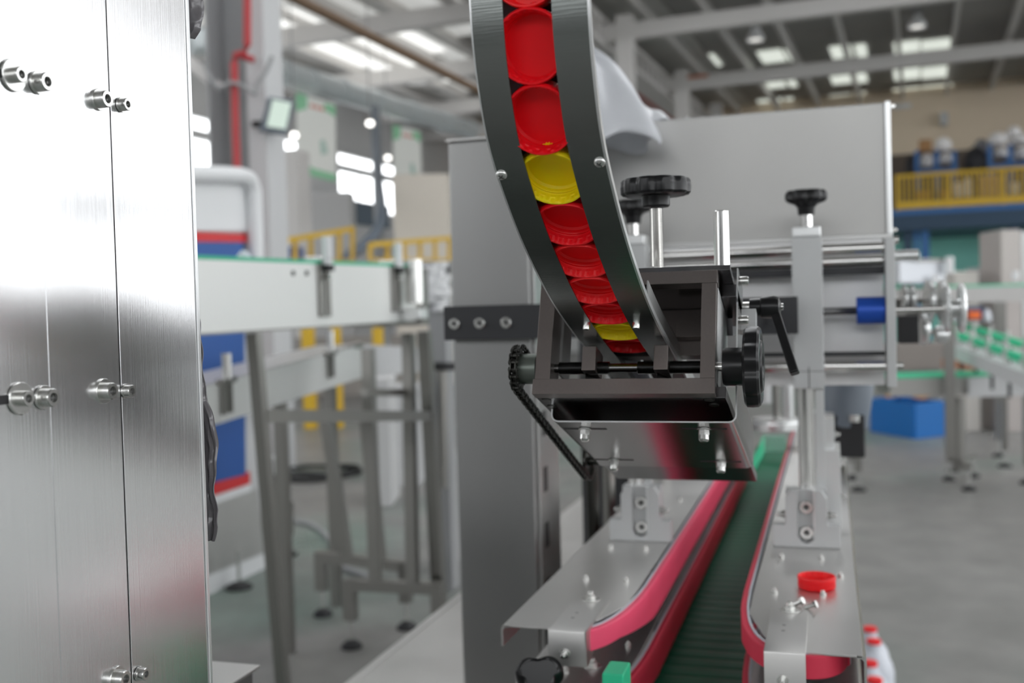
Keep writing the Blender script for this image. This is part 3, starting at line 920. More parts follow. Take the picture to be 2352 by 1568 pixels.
# bent bracket sheet: long U channel under and beside the plate
def ubr(s0_, s1_):
    t = .0012
    L, Rr, B, T = .0045, .1690, -.0262, .116
    out = []
    rr = .007
    pts = [(L, -.014), (L, B + rr)]
    for k_ in range(1, 5):
        a = PI + k_ * PI / 8
        pts.append((L + rr + rr * math.cos(a), B + rr + rr * math.sin(a)))
    pts.append((Rr - rr, B))
    for k_ in range(1, 5):
        a = 1.5 * PI + k_ * PI / 8
        pts.append((Rr - rr + rr * math.cos(a), B + rr + rr * math.sin(a)))
    pts.append((Rr, T))
    ins = []
    for i, (x, z) in enumerate(pts):
        a = pts[max(i - 1, 0)]; b = pts[min(i + 1, len(pts) - 1)]
        dx, dz = b[0] - a[0], b[1] - a[1]; l = math.hypot(dx, dz)
        ins.append((x - dz / l * t, z + dx / l * t))
    mb = MB()
    n = len(pts)
    vs = [(x, s0_, z) for x, z in pts] + [(x, s0_, z) for x, z in ins] + [(x, s1_, z) for x, z in pts] + [(x, s1_, z) for x, z in ins]
    fs = []
    for i in range(n - 1):
        fs += [(i, i + 1, n + i + 1, n + i), (2 * n + i, 3 * n + i, 3 * n + i + 1, 2 * n + i + 1), (i, 2 * n + i, 2 * n + i + 1, i + 1), (n + i, n + i + 1, 3 * n + i + 1, 3 * n + i)]
    fs += [(0, n, 3 * n, 2 * n), (n - 1, 3 * n - 1, 4 * n - 1, 2 * n - 1)]
    return mb.add(vs, fs)
part('sheet_edge', ubr(.0490, .0500), alu_bright, head, **H_)
# tall cheek only over the first stretch, the trough over the whole length
part('trough_sheet', ubr(.05, .10), mirror_steel, head, **H_)
lo = ubr(.10, .245)
lo.v = [Vector((v.x, v.y, min(v.z, .018))) for v in lo.v]
part('trough_sheet', lo, mirror_steel, head, **H_)
def hloc(px, py, u):
    r = ray(px, py)
    th = R(20)
    F = Vector((0, math.cos(th), -math.sin(th))); U = Vector((0, math.sin(th), math.cos(th)))
    c = CAM - HO
    t = (u - c.dot(U)) / r.dot(U)
    q = c + r * t
    return q.x, q.dot(F)
for (px, py) in ((1344, 985), (1617, 985), (1411, 1056), (1656, 1060)):
    x, s = hloc(px, py, -.0265)
    sb = MB().box(x - .020, x + .020, s - .0028, s + .0028, -.02635, -.02625)
    part('slot', sb, rubber, head, **H_)
    b_ = hex_bolt(head, (x, s, -.0264), (0, 0, -1), .0052, .0050, wr=.0062, shank=.0, local=True)
    b2 = part('cap_nut', MB().lathe([(0, 0), (.0045, 0), (.0045, .004), (.003, .006), (0, .0062)], (x, s, -.0322), (0, 0, -1), 20), bolt_steel, head, **H_)
for (px, py, u) in ((1243, 907, -.0136), (1267, 933, -.0136), (1624, 904, -.0136), (1640, 930, -.0136)):
    x, s = hloc(px, py, u)
    part('countersunk_screw', MB().cyl((x, max(s, .02), -.0136), (x, max(s, .02), -.0141), .0042, n=20), oiled, head, **H_)
# spindle: coarse thread, plain middle, clamp jaws
SU, SS = .0140, .016
part('spindle', MB().cyl((-.015, SS, SU), (.165, SS, SU), .0038, n=24), screw_metal, head, **H_)
part('thread', threaded((.0185, SS, SU), (1, 0, 0), .0058, .046, .0011), screw_metal, head, **H_)
part('thread', threaded((.088, SS, SU), (1, 0, 0), .0058, .0555, .0011), screw_metal, head, **H_)
for x in (.0412, .1035):
    part('clamp_jaw', MB().box(x, x + .0120, .004, .034, .0085, .0305), anod_dark, head, bevel=.0006, **H_)
    part('jaw_lug', MB().prism([(x + .002, .012, .0088), (x + .012, .034, .0088), (x + .020, .05, .0020), (x + .010, .05, .0020)], (0, 0, -.007)), anod_black, head, **H_)
# handwheel on the right end
part('wheel_shaft', MB().cyl((.153, SS, SU), (.165, SS, SU), .0040, n=20), chrome, head, **H_)
hw_ = part('handwheel', lobed((.1775, SS, SU), (1, 0, 0), .0345, .0145, 8, .08), black_plastic, head, **H_)
part('wheel_hub', MB().lathe([(0, 0), (.0150, 0), (.0160, .002), (.0160, .018), (0, .018)], (.1605, SS, SU), (1, 0, 0), 36), black_plastic, hw_, **H_)
part('wheel_cover', MB().lathe([(0, 0), (.010, 0), (.012, .0015), (.020, .0018), (.022, .0002), (.0225, -.001), (0, -.001)], (.1914, SS, SU), (1, 0, 0), 36), black_plastic, hw_, **H_)
# sprocket and roller chain on the left end
part('sprocket_hub', MB().lathe([(0, 0), (.0125, 0), (.0135, .001), (.0135, .016), (0, .016)], (-.0165, SS, SU), (1, 0, 0), 36), grey_hub, head, **H_)
part('sprocket', lobed((-.0205, SS, SU), (1, 0, 0), .0190, .004, 14, .12, 140, [(0, 0), (.95, 0), (1, .3), (1, .7), (.95, 1), (0, 1)]), oiled, head, **H_)
rl = .0195
centre2 = (.30, -.010)
loop = []
import itertools
# chain loop around two sprockets in the (s,u) plane
c1 = (SS, SU)
dx, dy = centre2[0] - c1[0], centre2[1] - c1[1]
Ld = math.hypot(dx, dy); a0 = math.atan2(dy, dx)
nx, ny_ = -math.sin(a0), math.cos(a0)
per = 2 * Ld + 2 * PI * rl
nl = int(per / .0064) // 2 * 2
pit = per / nl
def onloop(q):
    q %= per
    if q < Ld: return (c1[0] + nx * rl + math.cos(a0) * q, c1[1] + ny_ * rl + math.sin(a0) * q)
    q -= Ld
    if q < PI * rl:
        a = a0 + PI / 2 - q / rl
        return (centre2[0] + rl * math.cos(a), centre2[1] + rl * math.sin(a))
    q -= PI * rl
    if q < Ld: return (centre2[0] - nx * rl - math.cos(a0) * q, centre2[1] - ny_ * rl - math.sin(a0) * q)
    q -= Ld
    a = a0 - PI / 2 - q / rl
    return (c1[0] + rl * math.cos(a), c1[1] + rl * math.sin(a))
lk = {}
def link_mesh(w):
    mb = MB()
    for sx in (-1, 1):
        q = []
        for k_ in range(8):
            t = PI / 2 + PI * k_ / 7; q.append((sx * w, -pit / 2 + .0026 * math.cos(t), .0026 * math.sin(t)))
        for k_ in range(8):
            t = -PI / 2 + PI * k_ / 7; q.append((sx * w, pit / 2 + .0026 * math.cos(t), .0026 * math.sin(t)))
        mb.prism(q, (.0009, 0, 0))
    mb.cyl((-w - .0008, -pit / 2, 0), (w + .0016, -pit / 2, 0), .0013, n=8)
    mb.cyl((-w - .0008, pit / 2, 0), (w + .0016, pit / 2, 0), .0013, n=8)
    return mb.mesh('chain_link', oiled)
lms = [link_mesh(.0022), link_mesh(.0034)]
chn = thing('roller_chain', 'oily black roller chain wrapped round the sprocket left of the cap head', 'chain', HO + Vector((-.0185, 0, 0)), (R(-20), 0, 0))
for i in range(nl):
    a = onloop(i * pit); b = onloop((i + 1) * pit)
    o = bpy.data.objects.new('chain_link', lms[i % 2]); COL.objects.link(o); o.parent = chn
    o.location = (0, (a[0] + b[0]) / 2, (a[1] + b[1]) / 2)
    o.rotation_euler = (math.atan2(b[1] - a[1], b[0] - a[0]), 0, 0)
part('far_sprocket', MB().cyl((-.0205, centre2[0], centre2[1]), (-.0165, centre2[0], centre2[1]), .0175, n=30), oiled, head, **H_)
part('far_shaft', MB().cyl((-.0165, centre2[0], centre2[1]), (.004, centre2[0], centre2[1]), .005, n=16), oiled, head, **H_)
# bolts at the top of the cheek sheet
x_ = .1690
for (s, u) in ((.066, .110), (.068, .073)):
    socket_bolt(head, (x_ + .0003, s, u), (1, 0, 0), .0042, .0075, local=True)
part('grey_pad', MB().box(.1690, .182, .085, .10, .070, .090), alu, head, **H_)
# hanger from the head to the mounting bar
part('hanger_arm', MB().box(-.096, -.086, .985, 1.549, 1.372, 1.398), anod_black, head)
# ------------------------------------------------------------------ spindle with big star knob, chrome rod, ratchet lever
kx, ky = at(1508, 540, y=.965).x, .965
zt_ = at(1502, 405, y=ky).z
tk = thing('height_spindle', 'vertical threaded rod with the largest black star knob, standing on the cap head', 'spindle', (kx, ky, 1.436))
part('threaded_rod', threaded((kx, ky, 1.430), (0, 0, 1), .0064, zt_ - .028 - 1.430, .0014), chrome, tk)
part('star_knob', lobed((kx, ky, zt_ - .0185), (0, 0, 1), .0325, .0165, 10, .075), black_plastic, tk)
part('knob_hub', MB().lathe([(0, 0), (.0115, 0), (.0130, .0015), (.0130, .009), (.014, .012), (0, .012)], (kx, ky, zt_ - .0285), (0, 0, 1), 36), black_plastic, tk)
kd = at(1478, 614, y=.93)
part('knurled_nut', MB().lathe([(0, 0), (.013, 0), (.015, .002), (.015, .0045), (.005, .006), (0, .006)], (kd.x + .003, .945, 1.431), (0, 0, 1), 120, lambda i, r, h: 1 - (.035 if i % 2 and r > .012 else 0)), alu_bright, tk)
a_ = at(1661, 612, y=1.0); 
solo('chrome_rod', MB().lathe([(0, 0), (.0072, 0), (.0072, .0575), (.0066, .0582), (0, .0582)], (a_.x, .99, 1.430), (0, 0, 1), 32), chrome,
     'short polished round rod standing upright on top of the cap head', 'rod', loc=(a_.x, .99, 1.430))
lv = thing('ratchet_lever', 'black clamping lever pointing down beside the cap head, right of the bright sheet', 'lever', at(1755, 705, y=1.02))
l0 = at(1722, 706, y=1.02); l1 = at(1792, 702, y=1.02)
ax = Vector((1, 0, 0))
part('stud', MB().cyl(l0 - ax * .012, l0 + ax * .004, .0055, n=20), bolt_steel, lv)
part('barrel', MB().lathe([(0, 0), (.0085, 0), (.0088, .010), (.0105, .011), (.0110, .022), (.0095, .027), (.004, .029), (0, .029)], l0, ax, 32), black_plastic, lv)
e0 = l0 + ax * .022; e1 = at(1826, 858, y=.99)
dr = (e1 - e0)
pth = [e0, e0 + dr * .12 + ax * .001, e0 + dr * .5, e1]
part('arm', MB().bar(e0 - dr * .02, e1, .0085, .0105, (0, 1, 0)), black_plastic, lv, bevel=.0018, seg=3)
part('centre_screw', MB().cyl(l0 + ax * .028, l0 + ax * .031, .0032, n=14), bolt_steel, lv)

# ------------------------------------------------------------------ sheet metal cabinet filling the left edge
XP = -.47
cab = thing('sheet_metal_cabinet', 'tall brushed stainless cabinet panel filling the left edge, studded with socket bolts', 'cabinet', (XP - .02, .5, 0))
ysm = at(258, 400, x=XP).y
yed = at(452, 784, x=XP).y
part('wide_panel', MB().box(XP - .003, XP, .10, ysm - .0011, .02, 2.1), steel_panel, cab, bevel=.0005)
part('overlap_sheet', MB().box(XP, XP + .0004, at(110, 784, x=XP).y, ysm - .0012, .02, 2.1), steel_panel, cab)
part('narrow_panel', MB().box(XP - .003, XP, ysm + .0011, yed, .02, 2.1), steel_panel, cab, bevel=.0005)
part('edge_return', MB().box(XP - .06, XP - .0035, yed - .0025, yed + .0005, .02, 2.1), alu_bright, cab, bevel=.0005)
part('edge_bead', MB().box(XP - .003, XP + .0012, yed + .0004, yed + .0040, .02, 2.1), alu_bright, cab, bevel=.0005)
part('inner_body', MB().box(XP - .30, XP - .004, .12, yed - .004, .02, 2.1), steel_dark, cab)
nx1 = Vector((1, 0, 0))
for (bx, by, r, h, wr_) in ((28, 173, .0048, .0052, .0100), (84, 190, .0058, .0066, .0072), (224, 229, .0058, .0064, .0074), (276, 241, .0044, .0046, .0052),
                            (44, 915, .0048, .0052, .0100), (98, 913, .0058, .0066, .0078), (236, 898, .0058, .0064, .0086), (286, 898, .0044, .0046, .0052),
                            (266, 1557, .0058, .0064, .0084), (318, 1546, .0044, .0046, .0052)):
    p = at(bx, by, x=XP)
    socket_bolt(cab, p + nx1 * .0004, nx1, r, h, wr=wr_, wt=.0016)
for (bx, by) in ((14, 172), (18, 917)):
    p = at(bx, by, x=XP)
    part('slot', MB().box(XP + .0001, XP + .0003, p.y - .008, p.y + .004, p.z - .0028, p.z + .0028), rubber, cab)
part('foot', MB().cyl((XP - .1, .4, 0), (XP - .1, .4, .02), .03), rubber, cab)
# crumpled dark film hanging behind the cabinet edge
def filmf(z0, z1, outline, yo):
    def f(u, v):
        z = z1 + (z0 - z1) * v
        wmax = 0
        for (za, wa), (zb, wb) in zip(outline, outline[1:]):
            if zb <= z <= za: wmax = wb + (wa - wb) * (z - zb) / (za - zb)
        x = XP - .05 + (wmax + .05) * u
        y = yo + .03 * math.sin(9 * u + 40 * z) * u * (1 - u) + .002 * math.sin(160 * z + 22 * u) * math.sin(95 * z - 30 * u) + .003 * math.sin(70 * z + 5 * u)
        return (x, y, z)
    return f
yf = yed + .02
def xo(px, py): q = at(px, py, y=yf); return (q.z, q.x - XP)
ol = [xo(452, 702), xo(458, 770), xo(470, 860), xo(484, 930), xo(495, 990), xo(497, 1060), xo(495, 1110), xo(503, 1170), xo(500, 1210), xo(488, 1245)]
solo('dark_film', MB().grid(filmf(ol[-1][0], ol[0][0], ol, yf), 36, 150), film_mat, 'crumpled dark plastic film hanging from behind the cabinet edge at mid height', 'film', solid=.0008)
ol2 = [xo(462, -60), xo(463, 0), xo(466, 40), xo(462, 70), xo(448, 90)]
solo('dark_film', MB().grid(filmf(ol2[-1][0], ol2[0][0], ol2, yf), 16, 24), film_mat, 'scrap of dark film behind the cabinet edge at the very top of the photo', 'film', solid=.0008)
# small stainless shelf behind the cabinet foot
q0 = at(484, 1510, z=1.0); q1 = at(598, 1526, z=1.0)
sh = thing('stainless_box', 'small flat-topped stainless box at the foot of the left cabinet', 'box', (-.68, 1.0, .9))
part('lid', MB().box(-.90, q1.x, .75, q1.y, .996, 1.0), steel_sheet, sh, bevel=.001)
part('body', MB().box(-.89, q1.x - .006, .76, q1.y - .008, .0, .996), steel_dark, sh)

# ================================================================== LEFT BACKGROUND
def foot(parent, x, y, z=.13, r=.045):
    f = part('levelling_foot', MB().lathe([(0, 0), (r, 0), (r, .012), (r * .55, .03), (.012, .036), (0, .036)], (x, y, 0), (0, 0, 1), 20), rubber, parent)
    part('foot_spindle', MB().cyl((x, y, .03), (x, y, z), .010, n=12), bolt_steel, f)

# raised conveyor with white side plate
XA = -1.60
near = at(450, 590, x=XA); far = at(960, 611, x=XA)
zb0 = at(455, 765, x=XA).z
hc = thing('raised_conveyor', 'raised conveyor with a tall pale side plate and green chain edge behind the left cabinet', 'conveyor', (-1.75, 2.6, 0))
zt0 = near.z
yn, yfr = 1.5, far.y
def zt_at(y): return near.z + (far.z - near.z) * (y - near.y) / (far.y - near.y)
def zb_at(y): return zb0 + (at(960, 735, x=XA).z - zb0) * (y - near.y) / (far.y - near.y)
part('side_plate', MB().prism([(XA, yn, zb_at(yn)), (XA, yfr, zb_at(yfr)), (XA, yfr, zt_at(yfr) - .006), (XA, yn, zt_at(yn) - .006)], (-.004, 0, 0)), bead, hc)
part('rear_side_plate', MB().prism([(XA - .3, yn, zb_at(yn)), (XA - .3, yfr, zb_at(yfr)), (XA - .3, yfr, zt_at(yfr) - .006), (XA - .3, yn, zt_at(yn) - .006)], (-.004, 0, 0)), bead, hc)
part('wear_strip', MB().prism([(XA, yn, zt_at(yn) - .006), (XA, yfr, zt_at(yfr) - .006), (XA, yfr, zt_at(yfr) + .006), (XA, yn, zt_at(yn) + .006)], (-.30, 0, 0)), green_edge, hc)
part('bottom_lip', MB().prism([(XA + .002, yn, zb_at(yn) - .006), (XA + .002, yfr, zb_at(yfr) - .006), (XA + .002, yfr, zb_at(yfr)), (XA + .002, yn, zb_at(yn))], (-.02, 0, 0)), stain_tube, hc)
part('end_bracket', MB().box(XA - .32, XA + .02, yfr - .02, yfr + .06, zb_at(yfr) - .02, zt_at(yfr) - .01), stain_tube, hc, bevel=.004)
for (px, wd) in ((748, .07), (912, .08)):
    q = at(px, 660, x=XA + .01)
    zq = zt_at(q.y)
    b_ = part('guide_bracket', MB().box(XA, XA + .010, q.y - .04, q.y - .012, zq - .17, zq - .005).box(XA, XA + .010, q.y + .012, q.y + .04, zq - .17, zq - .005).box(XA, XA + .010, q.y - .04, q.y + .04, zq - .18, zq - .165), stain_tube, hc, bevel=.002)
    part('bracket_bolt', MB().cyl((XA, q.y, zq - .05), (XA + .03, q.y, zq - .05), .010, n=14), bolt_steel, b_)
    part('guide_arm', MB().cyl((XA - .06, q.y, zq + .01), (XA + .035, q.y, zq + .01), .010, n=14), bolt_steel, hc)
    gp = part('guide_post', MB().cyl((XA + .02, q.y, zq - .02), (XA + .02, q.y, zq + .085), .0165, n=20), white_paint, hc, label='white round guide post')
    part('post_collar', MB().cyl((XA + .02, q.y, zq - .03), (XA + .02, q.y, zq - .01), .022, n=20), rubber, gp)
for px in (674, 705):
    q = at(px, 627, x=XA + .002)
    part('screw', MB().cyl((XA, q.y, q.z), (XA + .004, q.y, q.z), .008, n=14), rubber, hc)
q = at(940, 650, x=XA + .03)
part('end_motor', MB().cyl((XA + .05, q.y, q.z - .08), (XA + .05, q.y, q.z + .09), .035, n=24), bolt_steel, hc)
part('end_motor', MB().box(XA + .01, XA + .09, q.y - .04, q.y + .04, q.z - .14, q.z - .10), alu_bright, hc, bevel=.004)
# legs of the raised conveyor
la = at(583, 765, x=XA); lb_ = at(650, 1568, x=XA)
dd = (lb_ - la) / (la.z - lb_.z)
part('leg', MB().bar(la, la + dd * la.z, .034, .034, (0, 1, 0)), stain_tube, hc)
lc = at(975, 760, x=XA); ld = at(1010, 1392, x=XA)
dd2 = (ld - lc) / (lc.z - ld.z)
part('leg', MB().bar(lc, lc + dd2 * lc.z, .05, .05, (0, 1, 0)), stain_tube, hc)
ca = at(600, 955, x=XA); cb = at(985, 955, x=XA + .0)
part('rail', MB().bar((XA, ca.y, ca.z), (XA, cb.y, cb.z), .04, .04), stain_tube, hc)
ce = at(842, 901, x=XA - .1)
part('rail', MB().bar(at(835, 901, x=XA - .1), at(940, 901, x=XA - .1), .03, .03), stain_tube, hc)

# two H-shaped stands with crossbars on levelling feet
def stand(label, fl, fr_, tops, zc):
    A = at(*fl, z=0); B = at(*fr_, z=0)
    t = thing('conveyor_stand', label, 'stand', ((A.x + B.x) / 2, (A.y + B.y) / 2, 0), group='stands with crossbars')
    for P_ in (A, B):
        foot(t, P_.x, P_.y, .14)
        part('short_leg', MB().box(P_.x - .025, P_.x + .025, P_.y - .025, P_.y + .025, .12, zc + .022), stain_tube, t)
    part('crossbar', MB().bar((A.x, A.y, zc), (B.x, B.y, zc), .05, .045), stain_tube, t)
    for (f, px, py) in tops:
        P0 = A.lerp(B, f); dpt = (P0 - CAM).dot(FW)
        P1 = at(px, py, d=dpt)
        part('upright', MB().bar((P0.x, P0.y, zc), P1, .045, .045, (0, 1, 0)), stain_tube, t)
    return t
stand('left crossbar stand on black round feet under the conveyors', (742, 1413), (935, 1443), ((.33, 748, 960), (.72, 838, 940)), .28)
stand('front crossbar stand on black round feet, just right of the other one', (808, 1487), (1010, 1500), ((.30, 845, 800), (.72, 938, 765)), .27)

# lower conveyor with clamps
lw = thing('lower_conveyor', 'lower pale-sided conveyor running away under the raised one', 'conveyor', (-1.9, 3.6, 0))
A0 = at(440, 893, d=3.25); A1 = at(440, 993, d=3.25); B0 = at(832, 790, d=5.2); B1 = at(832, 867, d=5.2)
bk = (B0 - A0).cross(Vector((0, 0, 1))).normalized() * -.22
part('side_plate', MB().prism([A0, A1, B1, B0], bk * .02), bead, lw)
part('bed_plate', MB().prism([A0, A0 + bk, B0 + bk, B0], (0, 0, -.004)), steel_sheet, lw)
part('rear_plate', MB().prism([A0 + bk, A1 + bk, B1 + bk, B0 + bk], bk * .02), bead, lw)
C0 = at(1000, 800, d=6.6); C1 = at(1000, 850, d=6.6)
part('far_side_plate', MB().prism([B0, B1, C1, C0], bk * .02), light_grey, lw)
hdl = (B0 - A0).normalized()
for f, hh_, lbl in ((.13, .09, 0), (.72, .10, 0)):
    P0 = A0.lerp(B0, f); nn = -bk.normalized()
    b_ = part('guide_bracket', MB().bar(P0 + nn * .01 - hdl * .035 + Vector((0, 0, -.005)), P0 + nn * .01 - hdl * .035 + Vector((0, 0, -.11)), .02, .012, nn).bar(P0 + nn * .01 + hdl * .02 + Vector((0, 0, -.005)), P0 + nn * .01 + hdl * .02 + Vector((0, 0, -.11)), .02, .012, nn).bar(P0 + nn * .01 - hdl * .06, P0 + nn * .01 + hdl * .05, .03, .018), stain_tube, lw)
    part('guide_post', MB().cyl(P0 + nn * .01, P0 + nn * .01 + Vector((0, 0, hh_)), .016, n=18), bolt_steel, lw)
gr0 = at(700, 830, d=4.5); gr1 = at(828, 792, d=5.2)
part('guide_rail', MB().tube([gr0, gr1], .018, 12), chrome, lw)
for f in (.55, .9):
    P0 = A0.lerp(B0, f)
    part('leg', MB().bar(P0 + Vector((0, 0, -.14)) + bk * .5, (P0.x + bk.x * .5, P0.y + bk.y * .5, 0), .045, .045, (0, 1, 0)), stain_tube, lw)

# blue, red and white machine
bm_ = thing('banded_machine', 'white machine cabinet with blue panel and red stripes beside the left cabinet', 'machine', (-3.5, 4.6, 0))
XB = -3.05
def quad(pl, m, name, th=.02, x=XB):
    P_ = [at(px, py, x=x) for px, py in pl]
    return part(name, MB().prism(P_, (-th, 0, 0)), m, bm_)
quad([(400, 400), (582, 410), (600, 1300), (400, 1410)], light_grey, 'body', .8, XB - .02)
quad([(400, 404), (560, 412), (570, 530), (400, 528)], white_paint, 'upper_panel')
quad([(400, 530), (573, 537), (573, 556), (400, 554)], red_paint, 'red_stripe')
quad([(400, 555), (560, 557), (565, 1090), (400, 1130)], blue_paint, 'blue_panel', .018)
quad([(400, 1140), (574, 1083), (575, 1110), (400, 1168)], red_paint, 'red_stripe')
quad([(400, 1169), (576, 1111), (577, 1127), (400, 1190)], white_paint, 'white_stripe')
quad([(400, 1190), (590, 1122), (606, 1270), (400, 1352)], steel_dull, 'steel_skirt')
quad([(400, 1353), (606, 1268), (610, 1318), (400, 1412)], white_paint, 'plinth', .03)
fp = [at(400, 398, x=XB + .03), at(530, 402, x=XB + .03), at(566, 408, x=XB + .03), at(580, 430, x=XB + .03), at(584, 480, x=XB + .03), at(590, 760, x=XB + .03)]
part('tube_frame', MB().tube(catmull(fp, 6), .045, 12), white_paint, bm_)
fpn = at(525, 1362, z=0)
foot(bm_, fpn.x, fpn.y + .1, .2, .07)
q = at(560, 565, x=XB + .08)
solo('white_bottle', MB().lathe([(0, 0), (.018, 0), (.021, .004), (.021, .022), (.014, .032), (.009, .034), (.009, .040), (0, .040)], (-1.74, at(560, 590, x=-1.74).y, zt_at(near.y) + .006), (0, 0, 1), 24), bottle_white, 'white bottle standing on the raised conveyor by the blue machine', 'bottle')

# building column with red fire pipe
pc0 = at(545, 300, d=9.2)
bc = thing('building_column', 'grey H-section building column carrying a red fire pipe', 'column', (pc0.x, pc0.y, 0))
cx_, cy_ = pc0.x, pc0.y
part('web', MB().box(cx_ - .20, cx_ + .12, cy_ + .14, cy_ + .18, 0, 7.6), grey_paint, bc)
part('flange', MB().box(cx_ - .215, cx_ - .19, cy_ - .12, cy_ + .3, 0, 7.6), grey_paint, bc)
part('flange', MB().box(cx_ + .12, cx_ + .30, cy_ - .02, cy_ + .3, 0, 7.6), light_grey, bc)
rp = thing('fire_pipe', 'red fire-water pipe with a sideways jog running down the grey column', 'pipe', (cx_, cy_, 0))
dd_ = 8.95
pts = [at(568, -60, d=dd_), at(568, 105, d=dd_), at(562, 122, d=dd_), at(540, 128, d=dd_), at(538, 145, d=dd_), at(541, 300, d=dd_), at(545, 400, d=dd_), at(552, 700, d=dd_), at(560, 1180, d=dd_)]
part('pipe_run', MB().tube(pts, .034, 12), pipe_red, rp)
part('branch', MB().tube([at(548, 125, d=dd_), at(583, 138, d=dd_)], .028, 10), dark_red, rp)
cbp = [at(470, 150, d=8.9), at(500, 200, d=8.9), at(530, 190, d=8.9), at(560, 198, d=8.9), at(585, 215, d=8.9), at(592, 190, d=8.9), at(610, 165, d=8.9), at(625, 130, d=8.9)]
solo('cable', MB().tube(catmull(cbp, 6), .018, 8), grey_paint, 'slack dark cable looped across the grey column', 'cable')
# bracing by the column
solo('brace', MB().bar(at(425, 130, d=9.3), at(508, 206, d=9.3), .10, .10), white_wall and beam_mat, 'pale diagonal roof brace left of the grey column', 'brace')
solo('round_duct_end', MB().cyl(at(420, 100, d=10), at(497, 92, d=10.4), .14, n=24), galv, 'round grey duct stub passing left of the grey column', 'duct')
# flood light with bright glass
fl = thing('flood_light', 'tilted flood light with a pale greenish glass on the grey column', 'lamp', at(630, 300, d=9))
P_ = [at(612, 290, d=9), at(655, 296, d=9), at(668, 236, d=9), at(626, 228, d=9)]
part('housing', MB().prism([at(595, 300, d=9.05), at(652, 306, d=9.05), at(672, 230, d=9.05), at(618, 222, d=9.05)], FW * .10), motor_grey, fl)
part('glass', MB().prism(P_, FW * .02), mat('lamp_glass', (.62, .75, .66), .15, emit=(.75, .85, .75), estr=.25), fl)
part('mount', MB().bar(at(580, 285, d=9.1), at(612, 285, d=9.1), .05, .05), rubber, fl)
# duct and banners
du0 = ath(600, 135, d=20.0); HXD = du0[0]
pa = at(560, 122, hx=HXD); pb = at(1085, 305, hx=HXD)
duct = thing('ventilation_duct', 'long round galvanised ventilation duct running down the hall at upper left', 'duct', pa)
zD = pa.z; 
p1_ = at(625, 160, hx=HXD); p2_ = at(1082, 300, hx=HXD)
part('duct_run', MB().cyl(p1_, p2_, .25, n=32), galv, duct)
for f in (.03, .13, .26, .42, .6, .8):
    q = p1_.lerp(p2_, f); ax_ = (p2_ - p1_).normalized()
    part('duct_ring', MB().cyl(q, q + ax_ * .10, .275, n=32), galv, duct)
def banner(label, pts4, dq):
    t = thing('hanging_banner', label, 'banner', at(*pts4[3], d=dq), group='banners under the duct')
    P_ = [at(px, py, d=dq) for px, py in pts4]
    def bl(u, v): return P_[0].lerp(P_[1], u).lerp(P_[3].lerp(P_[2], u), v)
    part('cloth', MB().prism(P_, FW * .012), mat('banner_cloth', (.92, .93, .88), .8), t)
    gparts = []
    for (u0, u1, v0, v1) in ((0, .28, 0, .16), (.72, 1, .03, .17)): gparts.append(MB().prism([bl(u0, v0), bl(u1, v0), bl(u1 if u0 == 0 else u1, v1), bl(u0, v1 + (.08 if u0 == 0 else -.05))], -FW * .006))
    gparts.append(MB().prism([bl(0, .84), bl(.45, .90), bl(1, .90), bl(1, 1), bl(0, 1)], -FW * .006))
    for g in gparts: part('green_print', g, mat('banner_green', (.33, .68, .42), .8), t)
    for i in range(3):
        u = .36 + .13 * i
        part('red_print', MB().prism([bl(u, .09), bl(u + .09, .09), bl(u + .09, .14), bl(u, .14)], -FW * .008), mat('banner_red', (.75, .32, .25), .8), t)
    y_ = MB().prism([bl(.60, .52), bl(.72, .50), bl(.80, .66), bl(.62, .70)], -FW * .008)
    part('figure_print', y_, mat('banner_teal', (.52, .68, .60), .8), t)
    part('cord', MB().bar(bl(.5, 0), bl(.5, 0) + Vector((0, 0, .55)), .02, .02), white_paint, t)
banner('larger hanging banner with green corners, nearest the flood light', [(680, 212), (770, 238), (772, 418), (683, 396)], (at(725, 225, hx=HXD) - CAM).dot(FW))
banner('smaller hanging banner with green corners, second along the duct', [(902, 287), (965, 300), (971, 458), (904, 440)], (at(934, 290, hx=HXD) - CAM).dot(FW))
# brown pipe
HB = ath(900, 112, d=12.0)[0]
bp0 = at(655, -15, hx=HB); bp1 = at(1120, 218, hx=HB)
solo('brown_pipe', MB().cyl(bp0, bp1 + (bp1 - bp0) * .4, .055, n=16), brown, 'thin brown pipe slanting across the roof at upper left', 'pipe')
# blurred bright spots, imitated by added glowing bulbs on stems
for (px, py, d_, lb) in ((676, 318, 20, 'glowing bulb added for the bright spot left of the larger banner'), (891, 368, 26, 'glowing bulb added for the bright spot left of the smaller banner'), (850, 290, 21, 'shiny round fitting under the duct, its shine made by a glowing bulb')):
    q = at(px, py, d=d_)
    t = thing('spot_bulb', lb, 'lamp', q, group='glowing bright spots')
    part('bulb', MB().lathe([(0, 0), (.05, .01), (.075, .05), (.06, .10), (0, .12)], q, (0, 0, 1), 16), spot_glow, t)
    part('stem', MB().cyl(q + Vector((0, 0, .1)), (q.x, q.y, ROOF - .1), .012, n=8), grey_paint, t)
# slim steel uprights in the far left part of the hall
for (px, y0, w_, d_, m_, lb) in ((870, 270, .20, 25.5, grey_paint, 'far grey building column behind the bright windows'), (608, 180, .10, 9.6, light_grey, 'pale strip upright beside the grey column'), (660, 345, .5, 19, beam_mat, 'broad beige upright between column and windows')):
    q = at(px, 600, d=d_); zt_q = at(px, y0, d=d_).z
    solo('far_upright', MB().box(q.x - w_ / 2, q.x + w_ / 2, q.y, q.y + w_, 0, zt_q), m_, lb, 'column')
